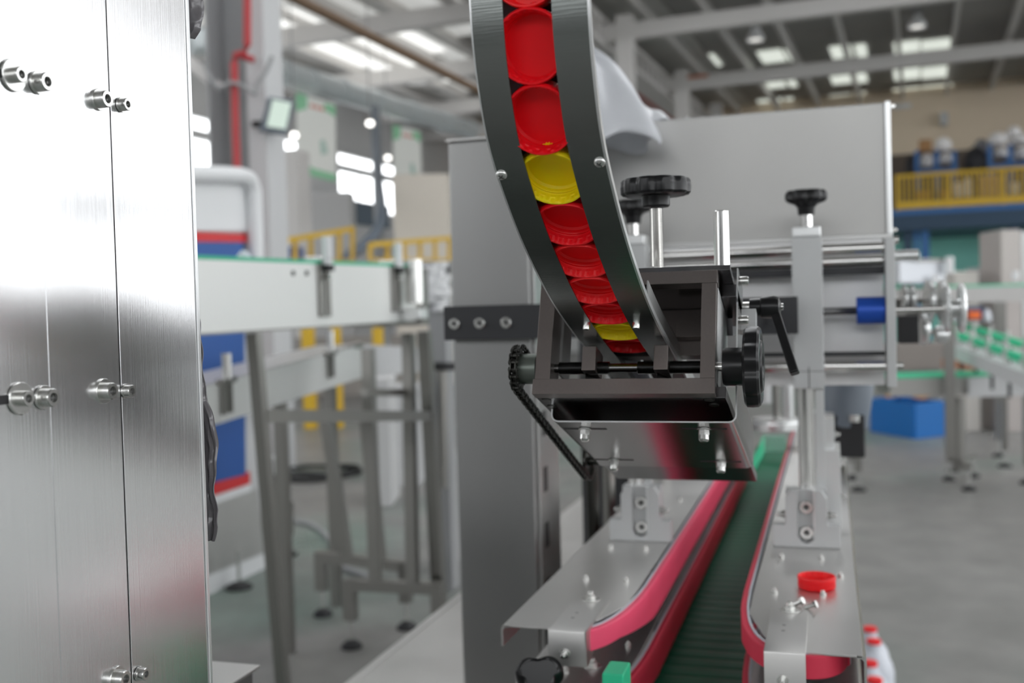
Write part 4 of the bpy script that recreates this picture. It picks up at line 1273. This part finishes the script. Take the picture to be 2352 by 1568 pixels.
# flexible hose
hp = [at(862, 250, d=23.5), at(864, 330, d=22), at(870, 420, d=20), at(876, 480, d=18.5), at(868, 525, d=18), at(838, 560, d=17.8), at(800, 590, d=17.6), at(770, 640, d=17.6), at(760, 700, d=17.6)]
HPp = catmull(hp, 12)
ho = thing('flexible_hose', 'thick ribbed grey hose curving down behind the raised conveyor', 'hose', HPp[-1])
part('hose_run', MB().tube(HPp, .095, 14), motor_grey, ho)
# yellow guard rails at the back of the left half
def guard(label, x0, x1, yt, yb, d0_, d1_, n, m_=yellow, bot=None):
    t = thing('guard_rail', label, 'railing', at((x0 + x1) / 2, yb, d=(d0_ + d1_) / 2))
    A = at(x0, yt[0], d=d0_); B = at(x1, yt[1], d=d1_); C_ = at(x0, yb if bot is None else bot[0], d=d0_); D_ = at(x1, yb if bot is None else bot[1], d=d1_)
    part('top_rail', MB().bar(A, B, .07, .07), m_, t)
    part('bottom_rail', MB().bar(C_, D_, .06, .06), m_, t)
    for i in range(n + 1):
        f = i / n
        part('post', MB().bar(A.lerp(B, f), C_.lerp(D_, f), .05, .05, (0, 1, 0)), m_, t)
    return t
guard('yellow stair rail seen behind the raised conveyor, left of the hose', 640, 810, (555, 525), 600, 14, 16, 5)
guard('low yellow guard rail right of the hose, near the steel column', 850, 1032, (562, 547), 598, 15, 17, 5)
pd = at(835, 603, d=15.5)
pf = thing('work_platform', 'low steel platform carrying the yellow rails behind the raised conveyor', 'platform', (pd.x, pd.y, 0))
A = at(636, 604, d=14); B = at(1036, 604, d=15.2)
part('deck', MB().prism([(A.x, A.y, pd.z - .1), (B.x, B.y, pd.z - .1), (B.x + .6, B.y + 2.6, pd.z - .1), (A.x + .3, A.y + 2.8, pd.z - .1)], (0, 0, .08)), grey_paint, pf)
for q in ((A.x + .1, A.y + .1), (B.x - .1, B.y + .1), (B.x + .4, B.y + 2.4), (A.x + .4, A.y + 2.6)):
    part('leg', MB().box(q[0] - .05, q[0] + .05, q[1] - .05, q[1] + .05, 0, pd.z - .1), grey_paint, pf)
# stair with yellow posts
for i, (px, wd) in enumerate(((702, .13), (768, .10), (864, .11))):
    q = at(px, 780, d=13)
    solo('yellow_bollard', MB().box(q.x - wd / 2, q.x + wd / 2, q.y, q.y + wd, 0, at(px, 752, d=13).z), yellow, ('wide yellow bollard under the raised conveyor', 'middle yellow bollard under the raised conveyor', 'yellow bollard nearest the steel column, under the raised conveyor')[i], 'bollard', bevel=.01)
# pallets of pale goods
def goods(name, label, cat, x0, x1, y0, y1, d_, dep, m_, fl_=False):
    A = at(x0, y1, d=d_); B = at(x1, y0, d=d_)
    zb = 0 if fl_ else A.z
    fw2 = Vector((FW.x, FW.y, 0)).normalized(); rt2 = RT
    base_ = Vector((A.x, A.y, zb)); wv = rt2 * ((B - A).dot(rt2)); hv = Vector((0, 0, B.z - zb)); dv = fw2 * dep
    return solo(name, MB().prism([base_, base_ + wv, base_ + wv + hv, base_ + hv], dv), m_, label, cat, bevel=.01)
goods('storage_cabinet', 'large pale wall cabinet behind the hose and yellow rails', 'cabinet', 905, 1030, 398, 545, 20, .6, mat('cream_panel', (.80, .74, .65), .7), True)
goods('storage_cabinet', 'white cabinet block with a dark window left of the hose', 'cabinet', 690, 805, 440, 560, 21, .6, white_wall, True)
goods('white_crate', 'white plastic crate on the floor between the stand legs', 'crate', 850, 893, 868, 1000, 7.6, .5, mat('off_white_plastic', (.6, .6, .6), .5), True)
goods('white_crate', 'white box behind the right stand legs beside the steel column', 'crate', 905, 962, 885, 1000, 8.5, .5, light_grey, True)
goods('blue_bin', 'blue bin glimpsed above the green chain left of the hose', 'bin', 640, 685, 565, 600, 14.5, .4, blue_paint)
goods('machine_block', 'grey machine block under the raised conveyor', 'machine', 640, 930, 770, 930, 18.4, .7, mat('warm_grey', (.36, .33, .30), .7), True)
goods('low_box', 'low pale box with a dark open front near the steel column', 'box', 1008, 1042, 1045, 1130, 5.6, .3, light_grey, True)
# machine full of bright fittings between conveyor end and steel column
vf = thing('valve_cluster', 'cluster of bright white valves between the raised conveyor and the steel column', 'valve', at(1000, 760, d=5.2))
for (px, py, r, l) in ((992, 640, .04, .13), (1012, 625, .035, .10), (1003, 665, .05, .07), (1022, 655, .03, .10), (985, 675, .03, .09), (1012, 700, .045, .06)):
    q = at(px, py, d=5.2)
    part('valve_body', MB().lathe([(0, 0), (r, 0), (r, l * .3), (r * .6, l * .4), (r * .6, l * .7), (r, l * .75), (r, l), (0, l)], q - Vector((0, 0, l / 2)), (0, 0, 1), 18), white_paint, vf)
q = at(1005, 720, d=5.25)
part('upright', MB().box(q.x - .05, q.x + .04, q.y, q.y + .1, 0, q.z + .1), grey_paint, vf)
part('dark_disc', MB().cyl(at(1015, 850, d=5.1), at(1015, 832, d=5.1), .08, n=24), rubber, vf)
part('pipe', MB().cyl(at(1015, 1120, d=5.1), at(1015, 850, d=5.1), .03, n=16), stain_tube, vf)
# coiled cable on the floor and a trailing hose
q = at(722, 1092, z=.0)
cc = thing('cable_coil', 'coil of dark green cable lying on the floor behind the stand legs', 'cable', q)
for i in range(6):
    pts = [(q.x + (.42 - .02 * i) * math.cos(t * PI / 12) + .02 * i, q.y + (.42 - .03 * i) * math.sin(t * PI / 12), .016 + .009 * i + .008 * math.sin(t * .9 + i)) for t in range(25)]
    part('turn', MB().tube(pts, .008, 8, False), rubber, cc)
pts = [at(670, 1195, z=.015), at(720, 1205, z=.015), at(757, 1240, z=.015), at(770, 1290, z=.015), at(830, 1318, z=.015), at(905, 1345, z=.015), at(915, 1352, z=.015)]
solo('floor_hose', MB().tube(catmull(pts, 8), .016, 8), grey_paint, 'grey hose trailing across the floor behind the stand legs', 'hose')
# stand leg further back with white cap
q = at(665, 1275, z=0)
ls = thing('offset_stand', 'cranked grey stand leg with a white top behind the near leg', 'stand', q)
zt2 = at(653, 1055, d=(q - CAM).dot(FW)).z
foot(ls, q.x, q.y, .16)
part('short_leg', MB().box(q.x - .025, q.x + .025, q.y - .02, q.y + .02, .12, .30), stain_tube, ls)
part('crossbar', MB().box(q.x - .17, q.x + .025, q.y - .02, q.y + .02, .28, .32), stain_tube, ls)
part('upright', MB().box(q.x - .11, q.x - .05, q.y - .02, q.y + .02, .30, zt2 - .06), stain_tube, ls)
part('white_top', MB().box(q.x - .13, q.x - .03, q.y - .04, q.y + .04, zt2 - .08, zt2 + .02), white_paint, ls, bevel=.01)

# ================================================================== RIGHT BACKGROUND
# mezzanine
MY = 29.0
m0 = ath(2055, 490, hy=MY); zf = m0[2]
zt_m = ath(2065, 401, hy=MY)[2]
mz = thing('mezzanine', 'blue steel mezzanine floor on blue columns over the teal wall', 'mezzanine', HALL @ Vector((4, MY, 0)))
xl = m0[0] - .6
part('edge_beam', MB(HALL).box(xl, 12, MY, MY + .2, zf - .05, zf + .08), blue_rack, mz)
part('deck', MB(HALL).box(xl, 12, MY + .05, 33.5, zf - .45, zf - .05), blue_dark, mz)
for px, w_, m_ in ((2125, .2, blue_rack), (2105, .12, blue_rack), (2085, .22, blue_dark), (2332, .25, blue_dark)):
    c_ = ath(px, 560, hy=MY + .5)
    part('column', MB(HALL).box(c_[0] - w_ / 2, c_[0] + w_ / 2, MY + .4, MY + .4 + w_, 0, zf - .3), m_, mz)
gx0 = ath(2060, 404, hy=MY)[0]
gr2_ = thing('guard_rail', 'long yellow guard rail with close bars along the mezzanine edge', 'railing', HALL @ Vector((gx0 + 3, MY, zf)))
part('top_rail', MB(HALL).box(gx0, 10, MY, MY + .07, zt_m - .08, zt_m), yellow, gr2_)
part('toe_board', MB(HALL).box(gx0, 10, MY, MY + .05, zf + .10, zf + .28), yellow, gr2_)
i = 0
x = gx0
bm_b = MB(HALL).box(-.02, .02, MY + .01, MY + .04, zf + .2, zt_m - .04).mesh('bar', yellow, WM[gr2_.name].inverted())
while x < gx0 + 5.2:
    o = bpy.data.objects.new('bar', bm_b); COL.objects.link(o); o.parent = gr2_
    v = XH * x; o.location = v
    WM[o.name] = WM[gr2_.name]
    x += .115
for j in range(5):
    xx = gx0 + j * 1.25
    part('post', MB(HALL).box(xx - .04, xx + .04, MY - .01, MY + .06, zf + .08, zt_m), yellow, gr2_)
# racks with sacks on the mezzanine
def hbox(name, label, cat, x0, x1, y0, y1, hy, dep, m_, group=None, bev=.03):
    A = ath(x0, (y0 + y1) / 2, hy=hy); B = ath(x1, (y0 + y1) / 2, hy=hy)
    t_ = ath((x0 + x1) / 2, y0, hy=hy)[2]; b_ = ath((x0 + x1) / 2, y1, hy=hy)[2]
    return solo(name, MB(HALL).box(A[0], B[0], hy, hy + dep, b_, t_), m_, label, cat, group, bevel=bev)
def hsack(name, label, cat, x0, x1, y0, y1, hy, m_, group=None):
    A = ath(x0, y1, hy=hy); B = ath(x1, y1, hy=hy); zt_ = ath((x0 + x1) / 2, y0, hy=hy)[2]; zb_ = A[2]
    w_ = (B[0] - A[0]) / 2; h_ = zt_ - zb_
    def rf(i, r, h): return 1 + .07 * math.sin(i * 1.1 + h * 9) + .05 * math.sin(i * 2.7)
    return solo(name, MB(HALL).lathe([(0, 0), (w_ * .8, .02), (w_, h_ * .25), (w_ * .95, h_ * .6), (w_ * .6, h_ * .9), (w_ * .2, h_), (0, h_ * .98)], (A[0] + w_, hy + w_ * .6, zb_), (0, 0, 1), 20, rf), m_, label, cat, group)
def rack(label, xs, ytop, hy):
    a = ath(xs[0], ytop, hy=hy); b = ath(xs[-1], ytop, hy=hy)
    t = thing('storage_rack', label, 'rack', HALL @ Vector(((a[0] + b[0]) / 2, hy, zf)), group='blue racks on the mezzanine')
    for px in xs:
        c_ = ath(px, ytop, hy=hy)
        part('upright', MB(HALL).box(c_[0] - .055, c_[0] + .055, hy, hy + .08, zf - .05, c_[2]), blue_rack, t)
        part('upright', MB(HALL).box(c_[0] - .055, c_[0] + .055, hy + 1.0, hy + 1.08, zf - .05, c_[2]), blue_rack, t)
    z2 = a[2] - .52
    for z_ in (z2, zf + .12):
        part('shelf', MB(HALL).box(a[0], b[0], hy, hy + 1.08, z_ - .10, z_), blue_rack, t)
    return t
rack('blue rack with a cardboard box and a white sack, nearer the hopper box', (2106, 2151, 2192), 346, MY + 1.2)
rack('blue rack piled with white sacks at the right edge', (2274, 2321, 2368), 332, MY + 1.2)
MYR = MY + 1.3
hbox('cardboard_box', 'brown cardboard box on top of the first blue rack', 'box', 2110, 2140, 320, 347, MYR, .5, cardboard)
hsack('white_sack', 'rounded white sack on top of the first blue rack', 'sack', 2145, 2186, 314, 347, MYR, white_sack)
hsack('white_sack', 'small white sack on the shelf under the cardboard box', 'sack', 2113, 2143, 350, 384, MYR + .3, white_sack)
hsack('white_sack', 'small white sack on the shelf under the rounded sack', 'sack', 2157, 2187, 348, 376, MYR + .3, white_sack)
hsack('white_sack', 'wide white sack on top of the right rack, on its left side', 'sack', 2268, 2318, 302, 334, MYR, white_sack)
hsack('white_sack', 'white sack lying highest on the right rack', 'sack', 2312, 2346, 288, 318, MYR + .4, white_sack)
hsack('white_sack', 'wide white sack at the right edge of the photo on the right rack', 'sack', 2322, 2375, 306, 332, MYR, white_sack)
hsack('white_sack', 'white sack on the shelf of the right rack, left bay', 'sack', 2283, 2318, 336, 362, MYR + .3, white_sack)
hsack('white_sack', 'white sack on the shelf of the right rack, cut by the photo edge', 'sack', 2329, 2372, 334, 366, MYR + .3, white_sack)
hsack('grey_sack', 'grey sack slumped left of the right rack', 'sack', 2236, 2272, 318, 350, MYR + .5, mat('grey_sack', (.3, .3, .32), .7))
hsack('black_sack', 'heap of black sacks left of the right rack', 'sack', 2215, 2270, 335, 398, MYR + .2, black_sack)
hsack('black_sack', 'black sack left of the first blue rack', 'sack', 2078, 2108, 355, 402, MYR + .2, black_sack)
for i, (x0, x1, y0, y1, m_, lb) in enumerate(((2190, 2212, 418, 452, white_sack, 'white carton behind the yellow bars, the wider of two'), (2216, 2232, 408, 450, white_sack, 'tall narrow white carton behind the yellow bars'),
        (2105, 2140, 438, 458, cardboard, 'low brown carton behind the yellow bars under the first rack'), (2160, 2186, 436, 456, cardboard, 'low brown carton between the two racks behind the bars'), (2248, 2296, 402, 452, mat('tan_carton', (.62, .42, .28), .8), 'tan stack of cartons behind the bars under the right rack'), (2322, 2345, 418, 446, white_paint, 'white and blue drum behind the bars at the right edge'))):
    hbox('carton', lb, 'carton', x0, x1, y0, y1, MY + .7, .4, m_, 'cartons on the mezzanine floor')
part('parapet', MB(HALL).box(xl, 12, 33.4, 33.5, zf, ath(2200, 345, hy=33.4)[2]), mat('brown_board', (.14, .11, .09), .8), mz)
# ceiling lamps on the right
for (px, py, lb) in ((1735, 85, 'white bell-shaped roof lamp above the hopper box'), (2107, 55, 'white bell-shaped roof lamp at upper right')):
    q = at(px, py + 8, d=24.5)
    t = thing('pendant_lamp', lb, 'lamp', q, group='bell-shaped roof lamps')
    part('lamp_shade', MB().lathe([(.10, .30), (.12, .22), (.20, .08), (.21, 0), (.19, 0), (.17, .08), (.10, .20)], q, (0, 0, 1), 24), white_paint, t)
    part('bulb', MB().lathe([(0, .03), (.15, .03), (.15, .05), (0, .05)], q, (0, 0, 1), 20), lamp_soft, t)
    part('stem', MB().cyl(q + Vector((0, 0, .25)), (q.x, q.y, ROOF), .03, n=10), grey_paint, t)
    part('ballast', MB().cyl(q + Vector((0, 0, .28)), q + Vector((0, 0, .50)), .10, n=16), grey_paint, t)
q = ath(2168, 275, hy=35.9)
solo('wall_camera', MB(HALL).box(q[0] - .12, q[0] + .12, 35.6, 35.99, q[2] - .2, q[2] + .2), light_grey, 'small pale fitting on the beige far wall', 'fixture', bevel=.03)
solo('notice_strip', MB(HALL).box(ath(2052, 245, hy=35.9)[0], ath(2093, 243, hy=35.9)[0], 35.9, 35.99, ath(2070, 249, hy=35.9)[2], ath(2070, 238, hy=35.9)[2]), white_paint, 'thin white strip high on the beige far wall by the hopper box', 'strip')

# conveyors in the right half
def pconv(name, label, pts, h_px, d_, width, strip_m, side_m, legs=(), strip=.02, cat='conveyor'):
    """conveyor with its near top edge through pixel points at given depths"""
    P_ = [at(px, py, d=dd__) for (px, py, dd__) in pts]
    zt_ = sum(p.z for p in P_) / len(P_)
    P_ = [Vector((p.x, p.y, zt_)) for p in P_]
    hgt = h_px / FPX * pts[0][2]
    t = thing(name, label, cat, ((P_[0].x + P_[-1].x) / 2, (P_[0].y + P_[-1].y) / 2, 0))
    side = MB(); st = MB(); bed = MB()
    for a, b in zip(P_, P_[1:]):
        n_ = (b - a).cross(Vector((0, 0, 1))).normalized() * -width
        dn = Vector((0, 0, -hgt)); s_ = Vector((0, 0, -strip))
        side.prism([a + s_, b + s_, b + dn, a + dn], n_.normalized() * .02)
        side.prism([a + s_ + n_, b + s_ + n_, b + dn + n_, a + dn + n_], n_.normalized() * .02)
        st.prism([a, b, b + s_, a + s_], n_)
    part('side_plate', side, side_m, t)
    part('green_chain', st, strip_m, t)
    for (px, py, top) in legs:
        q = at(px, py, z=0)
        foot(t, q.x, q.y, .16, .055)
        part('leg', MB().box(q.x - .025, q.x + .025, q.y - .025, q.y + .025, .14, zt_ - hgt if top is None else top), stain_tube, t)
    return t, zt_
pconv('side_conveyor', 'upper side conveyor with a thin green edge right of the slide frame', [(2045, 657, 9.5), (2200, 655, 9.8), (2400, 650, 10.2)], 42, 9.6, .35, green_edge, mat('mid_grey_side', (.42, .41, .40), .5, .3), ((2295, 1048, None), (2308, 1072, None)))
cv, zc_ = pconv('side_conveyor', 'lower side conveyor with a bright green edge above the blue crate', [(2045, 862, 7.4), (2185, 862, 7.4), (2360, 853, 7.4)], 48, 7.4, .30, green_bright, mat('warm_grey_side', (.42, .41, .39), .5, .3), ((1972, 1127, None), (1960, 1100, None), (2360, 1110, None)))
A = at(2225, 868, d=7.35); B = at(2356, 860, d=7.35); C_ = at(2225, 912, d=7.35); D_ = at(2356, 908, d=7.35)
part('white_side_panel', MB().prism([A, B, D_, C_], (0, .015, 0)), light_grey, cv)
part('upright', MB().box(at(2182, 860, d=7.3).x - .035, at(2182, 860, d=7.3).x + .035, at(2182, 860, d=7.3).y, at(2182, 860, d=7.3).y + .06, .3, 1.37), stain_tube, cv)
st_ = at(2318, 1075, z=0)
# cross foot of the round stand
sf = thing('pedestal_stand', 'cross-footed pedestal stand on black feet below the right conveyor', 'stand', at(2200, 1110, z=0))
c_ = at(2203, 1085, z=0.1)
zz = zc_ - .2
part('upright', MB().cyl((c_.x, c_.y, .12), (c_.x, c_.y, zz), .05, n=20), stain_tube, sf)
for (px, py) in ((2180, 1103), (2226, 1126), (2188, 1082), (2236, 1095)):
    q = at(px, py, z=0)
    foot(sf, q.x, q.y, .16, .05)
    part('foot_arm', MB().bar((c_.x, c_.y, .20), (q.x, q.y, .16), .04, .04), stain_tube, sf)
# diagonal green conveyor with clamps
for k_, (a, b, lb) in enumerate((((2190, 765, 7.8), (2400, 842, 6.4), 'near green guide rail with clamps, running down to the right edge'), ((2195, 742, 8.6), (2400, 808, 7.2), 'rear green guide rail with clamps, running down to the right edge'))):
    A = at(a[0], a[1], d=a[2]); B = at(b[0], b[1], d=b[2])
    t = thing('guide_rail', lb, 'rail', A.lerp(B, .5), group='green guide rails')
    part('green_rail', MB().bar(A, B, .03, .05), green_bright, t)
    part('under_rail', MB().bar(A + Vector((0, 0, -.12)), B + Vector((0, 0, -.12)), .10, .10), light_grey, t)
    for i in range(6):
        q = A.lerp(B, .05 + i * .19)
        c_ = part('clamp', MB().cyl(q + Vector((0, -.03, -.07)), q + Vector((0, -.03, .07)), .014, n=12).box(q.x - .03, q.x + .03, q.y - .05, q.y - .01, q.z - .03, q.z + .01), bolt_steel, t)
        part('rod', MB().cyl(q + Vector((.02, 0, -.30)), q + Vector((.02, 0, -.05)), .012, n=10), rubber, c_)
# stainless hopper, white tubes and cabinet over the upper conveyor
def pbox(name, label, cat, x0, x1, y0, y1, d_, dep, m_, bev=.01, group=None):
    A = at(x0, y1, d=d_); B = at(x1, y1, d=d_); T_ = at(x0, y0, d=d_)
    w_ = (B - A).dot(RT)
    fw2 = Vector((FW.x, FW.y, 0)).normalized()
    hv = Vector((0, 0, T_.z - A.z))
    return solo(name, MB().prism([A, A + RT * w_, A + RT * w_ + hv, A + hv], fw2 * dep), m_, label, cat, group, bevel=bev)
sh_ = pbox('steel_hopper', 'pale stainless hopper box standing on the upper side conveyor', 'hopper', 2065, 2172, 598, 652, 9.4, .4, mat('pale_stainless', (.68, .70, .74), .3, .5))
A = at(2100, 597, d=9.35); B = at(2180, 597, d=9.35)
part('rim', MB().bar(A, B, .02, .025), stain_tube, sh_)
q = at(2092, 588, d=8.8)
solo('white_tube', MB().cyl(at(2068, 588, d=8.8), at(2107, 590, d=8.8), .042, n=18), white_paint, 'short white tube lying above the pale hopper box', 'tube')
solo('white_post', MB().cyl(at(2181, 628, d=9.3), at(2181, 590, d=9.3), .035, n=18), white_paint, 'white post right of the pale hopper box', 'post')
solo('white_post', MB().cyl(at(2149, 652, d=9.3), at(2149, 632, d=9.3), .03, n=18), white_paint, 'small white post in front of the pale hopper box', 'post')
solo('white_post', MB().cyl(at(2332, 645, d=9.3), at(2332, 622, d=9.3), .03, n=18), white_paint, 'small white post on the conveyor at the right edge', 'post')
goods('control_box', 'low pale machine box on the far side right of the white post', 'box', 2192, 2248, 622, 650, 11, .4, mat('warm_white', (.6, .57, .53), .5), True)
goods('grey_machine', 'grey machine lump beside the low pale box', 'machine', 2255, 2298, 612, 650, 11.5, .4, grey_paint, True)
goods('tall_cabinet', 'tall stainless cabinet standing before the teal wall at the right edge', 'cabinet', 2300, 2342, 527, 648, 10.8, .5, mat('rosy_steel', (.48, .44, .42), .45, .4), True)
goods('tall_cabinet', 'pale cabinet edge at the far right before the teal wall', 'cabinet', 2348, 2385, 530, 648, 11.8, .5, mat('pale_steel', (.66, .67, .66), .4, .3), True)
hbox('switch_box', 'small grey switch box on the teal wall', 'box', 2272, 2292, 538, 578, 33.4, .2, grey_paint)
# white clamp wheels beside the slide frame
wc = thing('clamp_wheel_set', 'row of bright white disc wheels right of the slide end plate', 'wheels', at(2120, 740, d=1.95))
WK = 1.95 / 3.6
for (px, py, rx, ry) in ((2072, 686, .012, .045), (2090, 686, .012, .045), (2128, 690, .016, .070), (2158, 690, .016, .072), (2113, 755, .018, .055), (2148, 768, .03, .03)):
    q = at(px, py, d=1.95); rx *= WK; ry *= WK
    part('disc', MB().lathe([(0, 0), (ry * .9, 0), (ry, rx * .3), (ry, rx * .9), (ry * .8, rx * 1.4), (0, rx * 1.4)], q, (1, .15, 0), 28), alu_bright, wc)
A = at(2085, 756, d=1.9)
part('motor_block', MB().box(A.x - .0165, A.x + .0175, A.y - .02, A.y + .04, A.z - .025, A.z + .025), rubber, wc, bevel=.002)
part('wheel_axle', MB().cyl(at(2050, 690, d=1.98), at(2170, 690, d=1.98), .005, n=14), stain_tube, wc)
part('wheel_axle', MB().cyl(at(2100, 760, d=1.98), at(2160, 764, d=1.98), .005, n=14), stain_tube, wc)
part('carrier_arm', MB().bar(at(2048, 704, d=1.99), at(2140, 735, d=1.99), .012, .03), stain_tube, wc)
dv_ = pbox('blue_orange_device', 'small dark blue device with an orange front on the green rails', 'device', 2208, 2262, 706, 738, 8.2, .2, mat('navy', (.03, .06, .15), .5))
A = at(2226, 723, d=8.15); B = at(2250, 723, d=8.15)
part('orange_cover', MB().bar(A, B, .04, .062), mat('orange', (.9, .16, .02), .4), dv_)
for (x0, lb) in ((2196, 'white bottle left of the dark blue device'), (2262, 'white bottle right of the dark blue device')):
    A = at(x0 + 6, 738, d=8.2)
    solo('white_bottle', MB().lathe([(0, 0), (.03, 0), (.03, .06), (.014, .08), (.014, .10), (0, .10)], A, (0, 0, 1), 18), bottle_white, lb, 'bottle')
pbox('brown_stock', 'brown and grey boxes stacked behind the lower green edge', 'boxes', 2060, 2190, 790, 852, 9.4, .5, mat('brown_grey', (.28, .25, .23), .7), .01)
pbox('orange_box', 'small orange-brown box behind the lower green edge', 'box', 2185, 2206, 826, 848, 8.9, .2, mat('terracotta', (.5, .22, .12), .8), .005)
pbox('orange_box', 'low terracotta box behind the green rails', 'box', 2225, 2250, 836, 850, 8.9, .2, MATS['terracotta'], .005)
# blue crate
c0 = at(2084, 1005, z=0)
cr = thing('blue_crate', 'blue plastic crate of cardboard scraps on the floor under the right conveyor', 'crate', c0)
A = at(2002, 990, z=0); B = at(2100, 1008, z=0); D_ = at(2166, 1000, z=0); E_ = A + (D_ - B)
hC = .36
def wallq(P0, P1, nm):
    n_ = (P1 - P0).cross(Vector((0, 0, 1))).normalized() * .02
    mb = MB().prism([P0, P1, P1 + Vector((0, 0, hC)), P0 + Vector((0, 0, hC))], n_)
    w_ = part(nm, mb, blue_crate_m, cr)
    rb = MB()
    for i in range(9):
        f = (i + .5) / 9
        q = P0.lerp(P1, f)
        rb.prism([q - n_ * .5 - (P1 - P0) * .008, q - n_ * .5 + (P1 - P0) * .008, q - n_ * .5 + (P1 - P0) * .008 + Vector((0, 0, hC - .05)), q - n_ * .5 - (P1 - P0) * .008 + Vector((0, 0, hC - .05))], n_ * .5)
    rb.prism([P0 + Vector((0, 0, hC - .05)) - n_ * .9, P1 + Vector((0, 0, hC - .05)) - n_ * .9, P1 + Vector((0, 0, hC)) - n_ * .9, P0 + Vector((0, 0, hC)) - n_ * .9], n_ * .9)
    part('rib', rb, blue_crate_m, w_)
wallq(A, B, 'front_wall'); wallq(B, D_, 'side_wall'); wallq(D_, E_, 'rear_wall'); wallq(E_, A, 'side_wall')
part('crate_floor', MB().prism([A, B, D_, E_], (0, 0, .02)), blue_crate_m, cr)
rs_ = MB()
mid = (A + B + D_ + E_) / 4
part('white_tag', MB().prism([B.lerp(D_, .25) + Vector((-.01, -.03, .25)), B.lerp(D_, .6) + Vector((-.01, -.03, .25)), B.lerp(D_, .6) + Vector((-.01, -.03, .33)), B.lerp(D_, .25) + Vector((-.01, -.03, .33))], (0, .01, 0)), white_paint, cr)
part('red_print', MB().prism([B.lerp(D_, .25) + Vector((-.012, -.03, .07)), B.lerp(D_, .42) + Vector((-.012, -.03, .07)), B.lerp(D_, .42) + Vector((-.012, -.03, .20)), B.lerp(D_, .25) + Vector((-.012, -.03, .20))], (0, .01, 0)), mat('faded_red_print', (.28, .06, .16), .5), cr)
cbm = MB()
for i, (dx, dy, a, h) in enumerate(((-.12, .0, .3, .40), (.08, .05, -.5, .41), (.16, -.02, .9, .39), (-.02, .08, 1.3, .42))):
    q = mid + Vector((dx, dy, h))
    u = Vector((math.cos(a), math.sin(a), .2)) * .085; v = Vector((-math.sin(a), math.cos(a), .1)) * .06
    solo('cardboard_piece', MB().prism([q - u - v, q + u - v, q + u + v, q - u + v], (0, 0, .008)), cardboard, ('leftmost torn cardboard flap in the blue crate', 'cardboard flap in the middle of the blue crate', 'rightmost torn cardboard flap in the blue crate', 'rear cardboard flap sticking up out of the blue crate')[i], 'cardboard', 'cardboard flaps in the blue crate')
# brick coloured pallets
bp_ = thing('brick_stack', 'low stack of orange bricks on the floor below the white conveyor side', 'bricks', at(2290, 985, z=0))
q0 = at(2238, 968, z=0)
n_b = 0
bme = MB().box(-.12, .12, 0, .11, 0, .065).mesh('brick', mat('orange_brick', (.55, .24, .13), .8, noise=.2, nscale=8))
for r_ in range(5):
    for i in range(4):
        o = bpy.data.objects.new('brick', bme); COL.objects.link(o); o.parent = bp_
        off = .13 if r_ % 2 else 0
        o.location = Vector((q0.x + i * .26 + off, q0.y + random.uniform(-.01, .02), r_ * .075)) - bp_.location
# motor and gearbox right of the right conveyor
mo = thing('gear_motor', 'blue-grey gear motor with a black terminal box right of the conveyor', 'motor', at(1935, 1040, y=2.3))
q = at(1934, 925, y=2.35)
part('motor_body', MB().lathe([(0, 0), (.045, 0), (.052, .01), (.052, .10), (.046, .11), (0, .11)], q - Vector((0, 0, .055)), (.15, 0, 1), 36), motor_grey, mo)
q = at(1950, 1002, y=2.3)
part('terminal_box', MB().box(q.x - .030, q.x + .032, 2.3, 2.40, q.z - .045, q.z + .045), rubber, mo, bevel=.004)
part('gland', MB().cyl(at(1962, 952, y=2.3), at(1962, 968, y=2.3), .012, n=14), bolt_steel, mo)
part('bracket', MB().box(q.x - .09, q.x - .03, 2.3, 2.36, q.z - .08, q.z + .05), alu, mo)
# parts seen between the cap head and the right post
for i, (x0, x1, y0, y1, yy, m_, lb) in enumerate(((1745, 1772, 872, 925, 2.7, white_paint, 'white tube between the cap head and the right post'), (1797, 1822, 880, 960, 2.6, alu_bright, 'bright upright strip just left of the right post'), (1776, 1790, 872, 965, 2.7, stain_tube, 'thin steel rod between the cap head and the right post'))):
    A = at(x0, y1, y=yy); B = at(x1, y0, y=yy)
    r_ = (B.x - A.x) / 2
    solo(('white_tube', 'bright_strip', 'thin_rod')[i], MB().cyl((A.x + r_, yy, A.z), (A.x + r_, yy, B.z), r_, n=20), m_, lb, 'fitting')
q = at(1780, 978, y=2.65)
solo('round_flange', MB().lathe([(0, 0), (.062, 0), (.062, .016), (.055, .020), (.055, .026), (0, .026)], (q.x, 2.68, q.z - .01), (0, 0, 1), 40), alu_bright, 'round bright flange above the far end of the green chain', 'flange')
q = at(1790, 1000, y=2.7)
# bottles on the floor at the right
for i, (px, py, lb) in enumerate(((1998, 1442, 'white bottle with a red lid, rearmost of the four on the floor at lower right'), (2007, 1470, 'white bottle with a red lid, second of the four on the floor at lower right'), (1998, 1520, 'white bottle with a red lid, third of four on the floor at lower right'), (2009, 1559, 'white bottle with a red lid, nearest of the four on the floor at lower right'))):
    q = at(px, py, z=.27)
    t = thing('capped_bottle', lb, 'bottle', (q.x, q.y, 0), group='bottles with red lids on the floor')
    part('bottle_body', MB().lathe([(0, 0), (.058, 0), (.064, .008), (.064, .17), (.056, .20), (.030, .235), (.024, .245), (.024, .26), (0, .26)], (q.x, q.y, 0), (0, 0, 1), 28), bottle_white, t)
    part('lid', MB().lathe([(0, 0), (.0235, 0), (.0235, .022), (.0215, .025), (0, .025)], (q.x, q.y, .248), (0, 0, 1), 28), red_cap2, t)
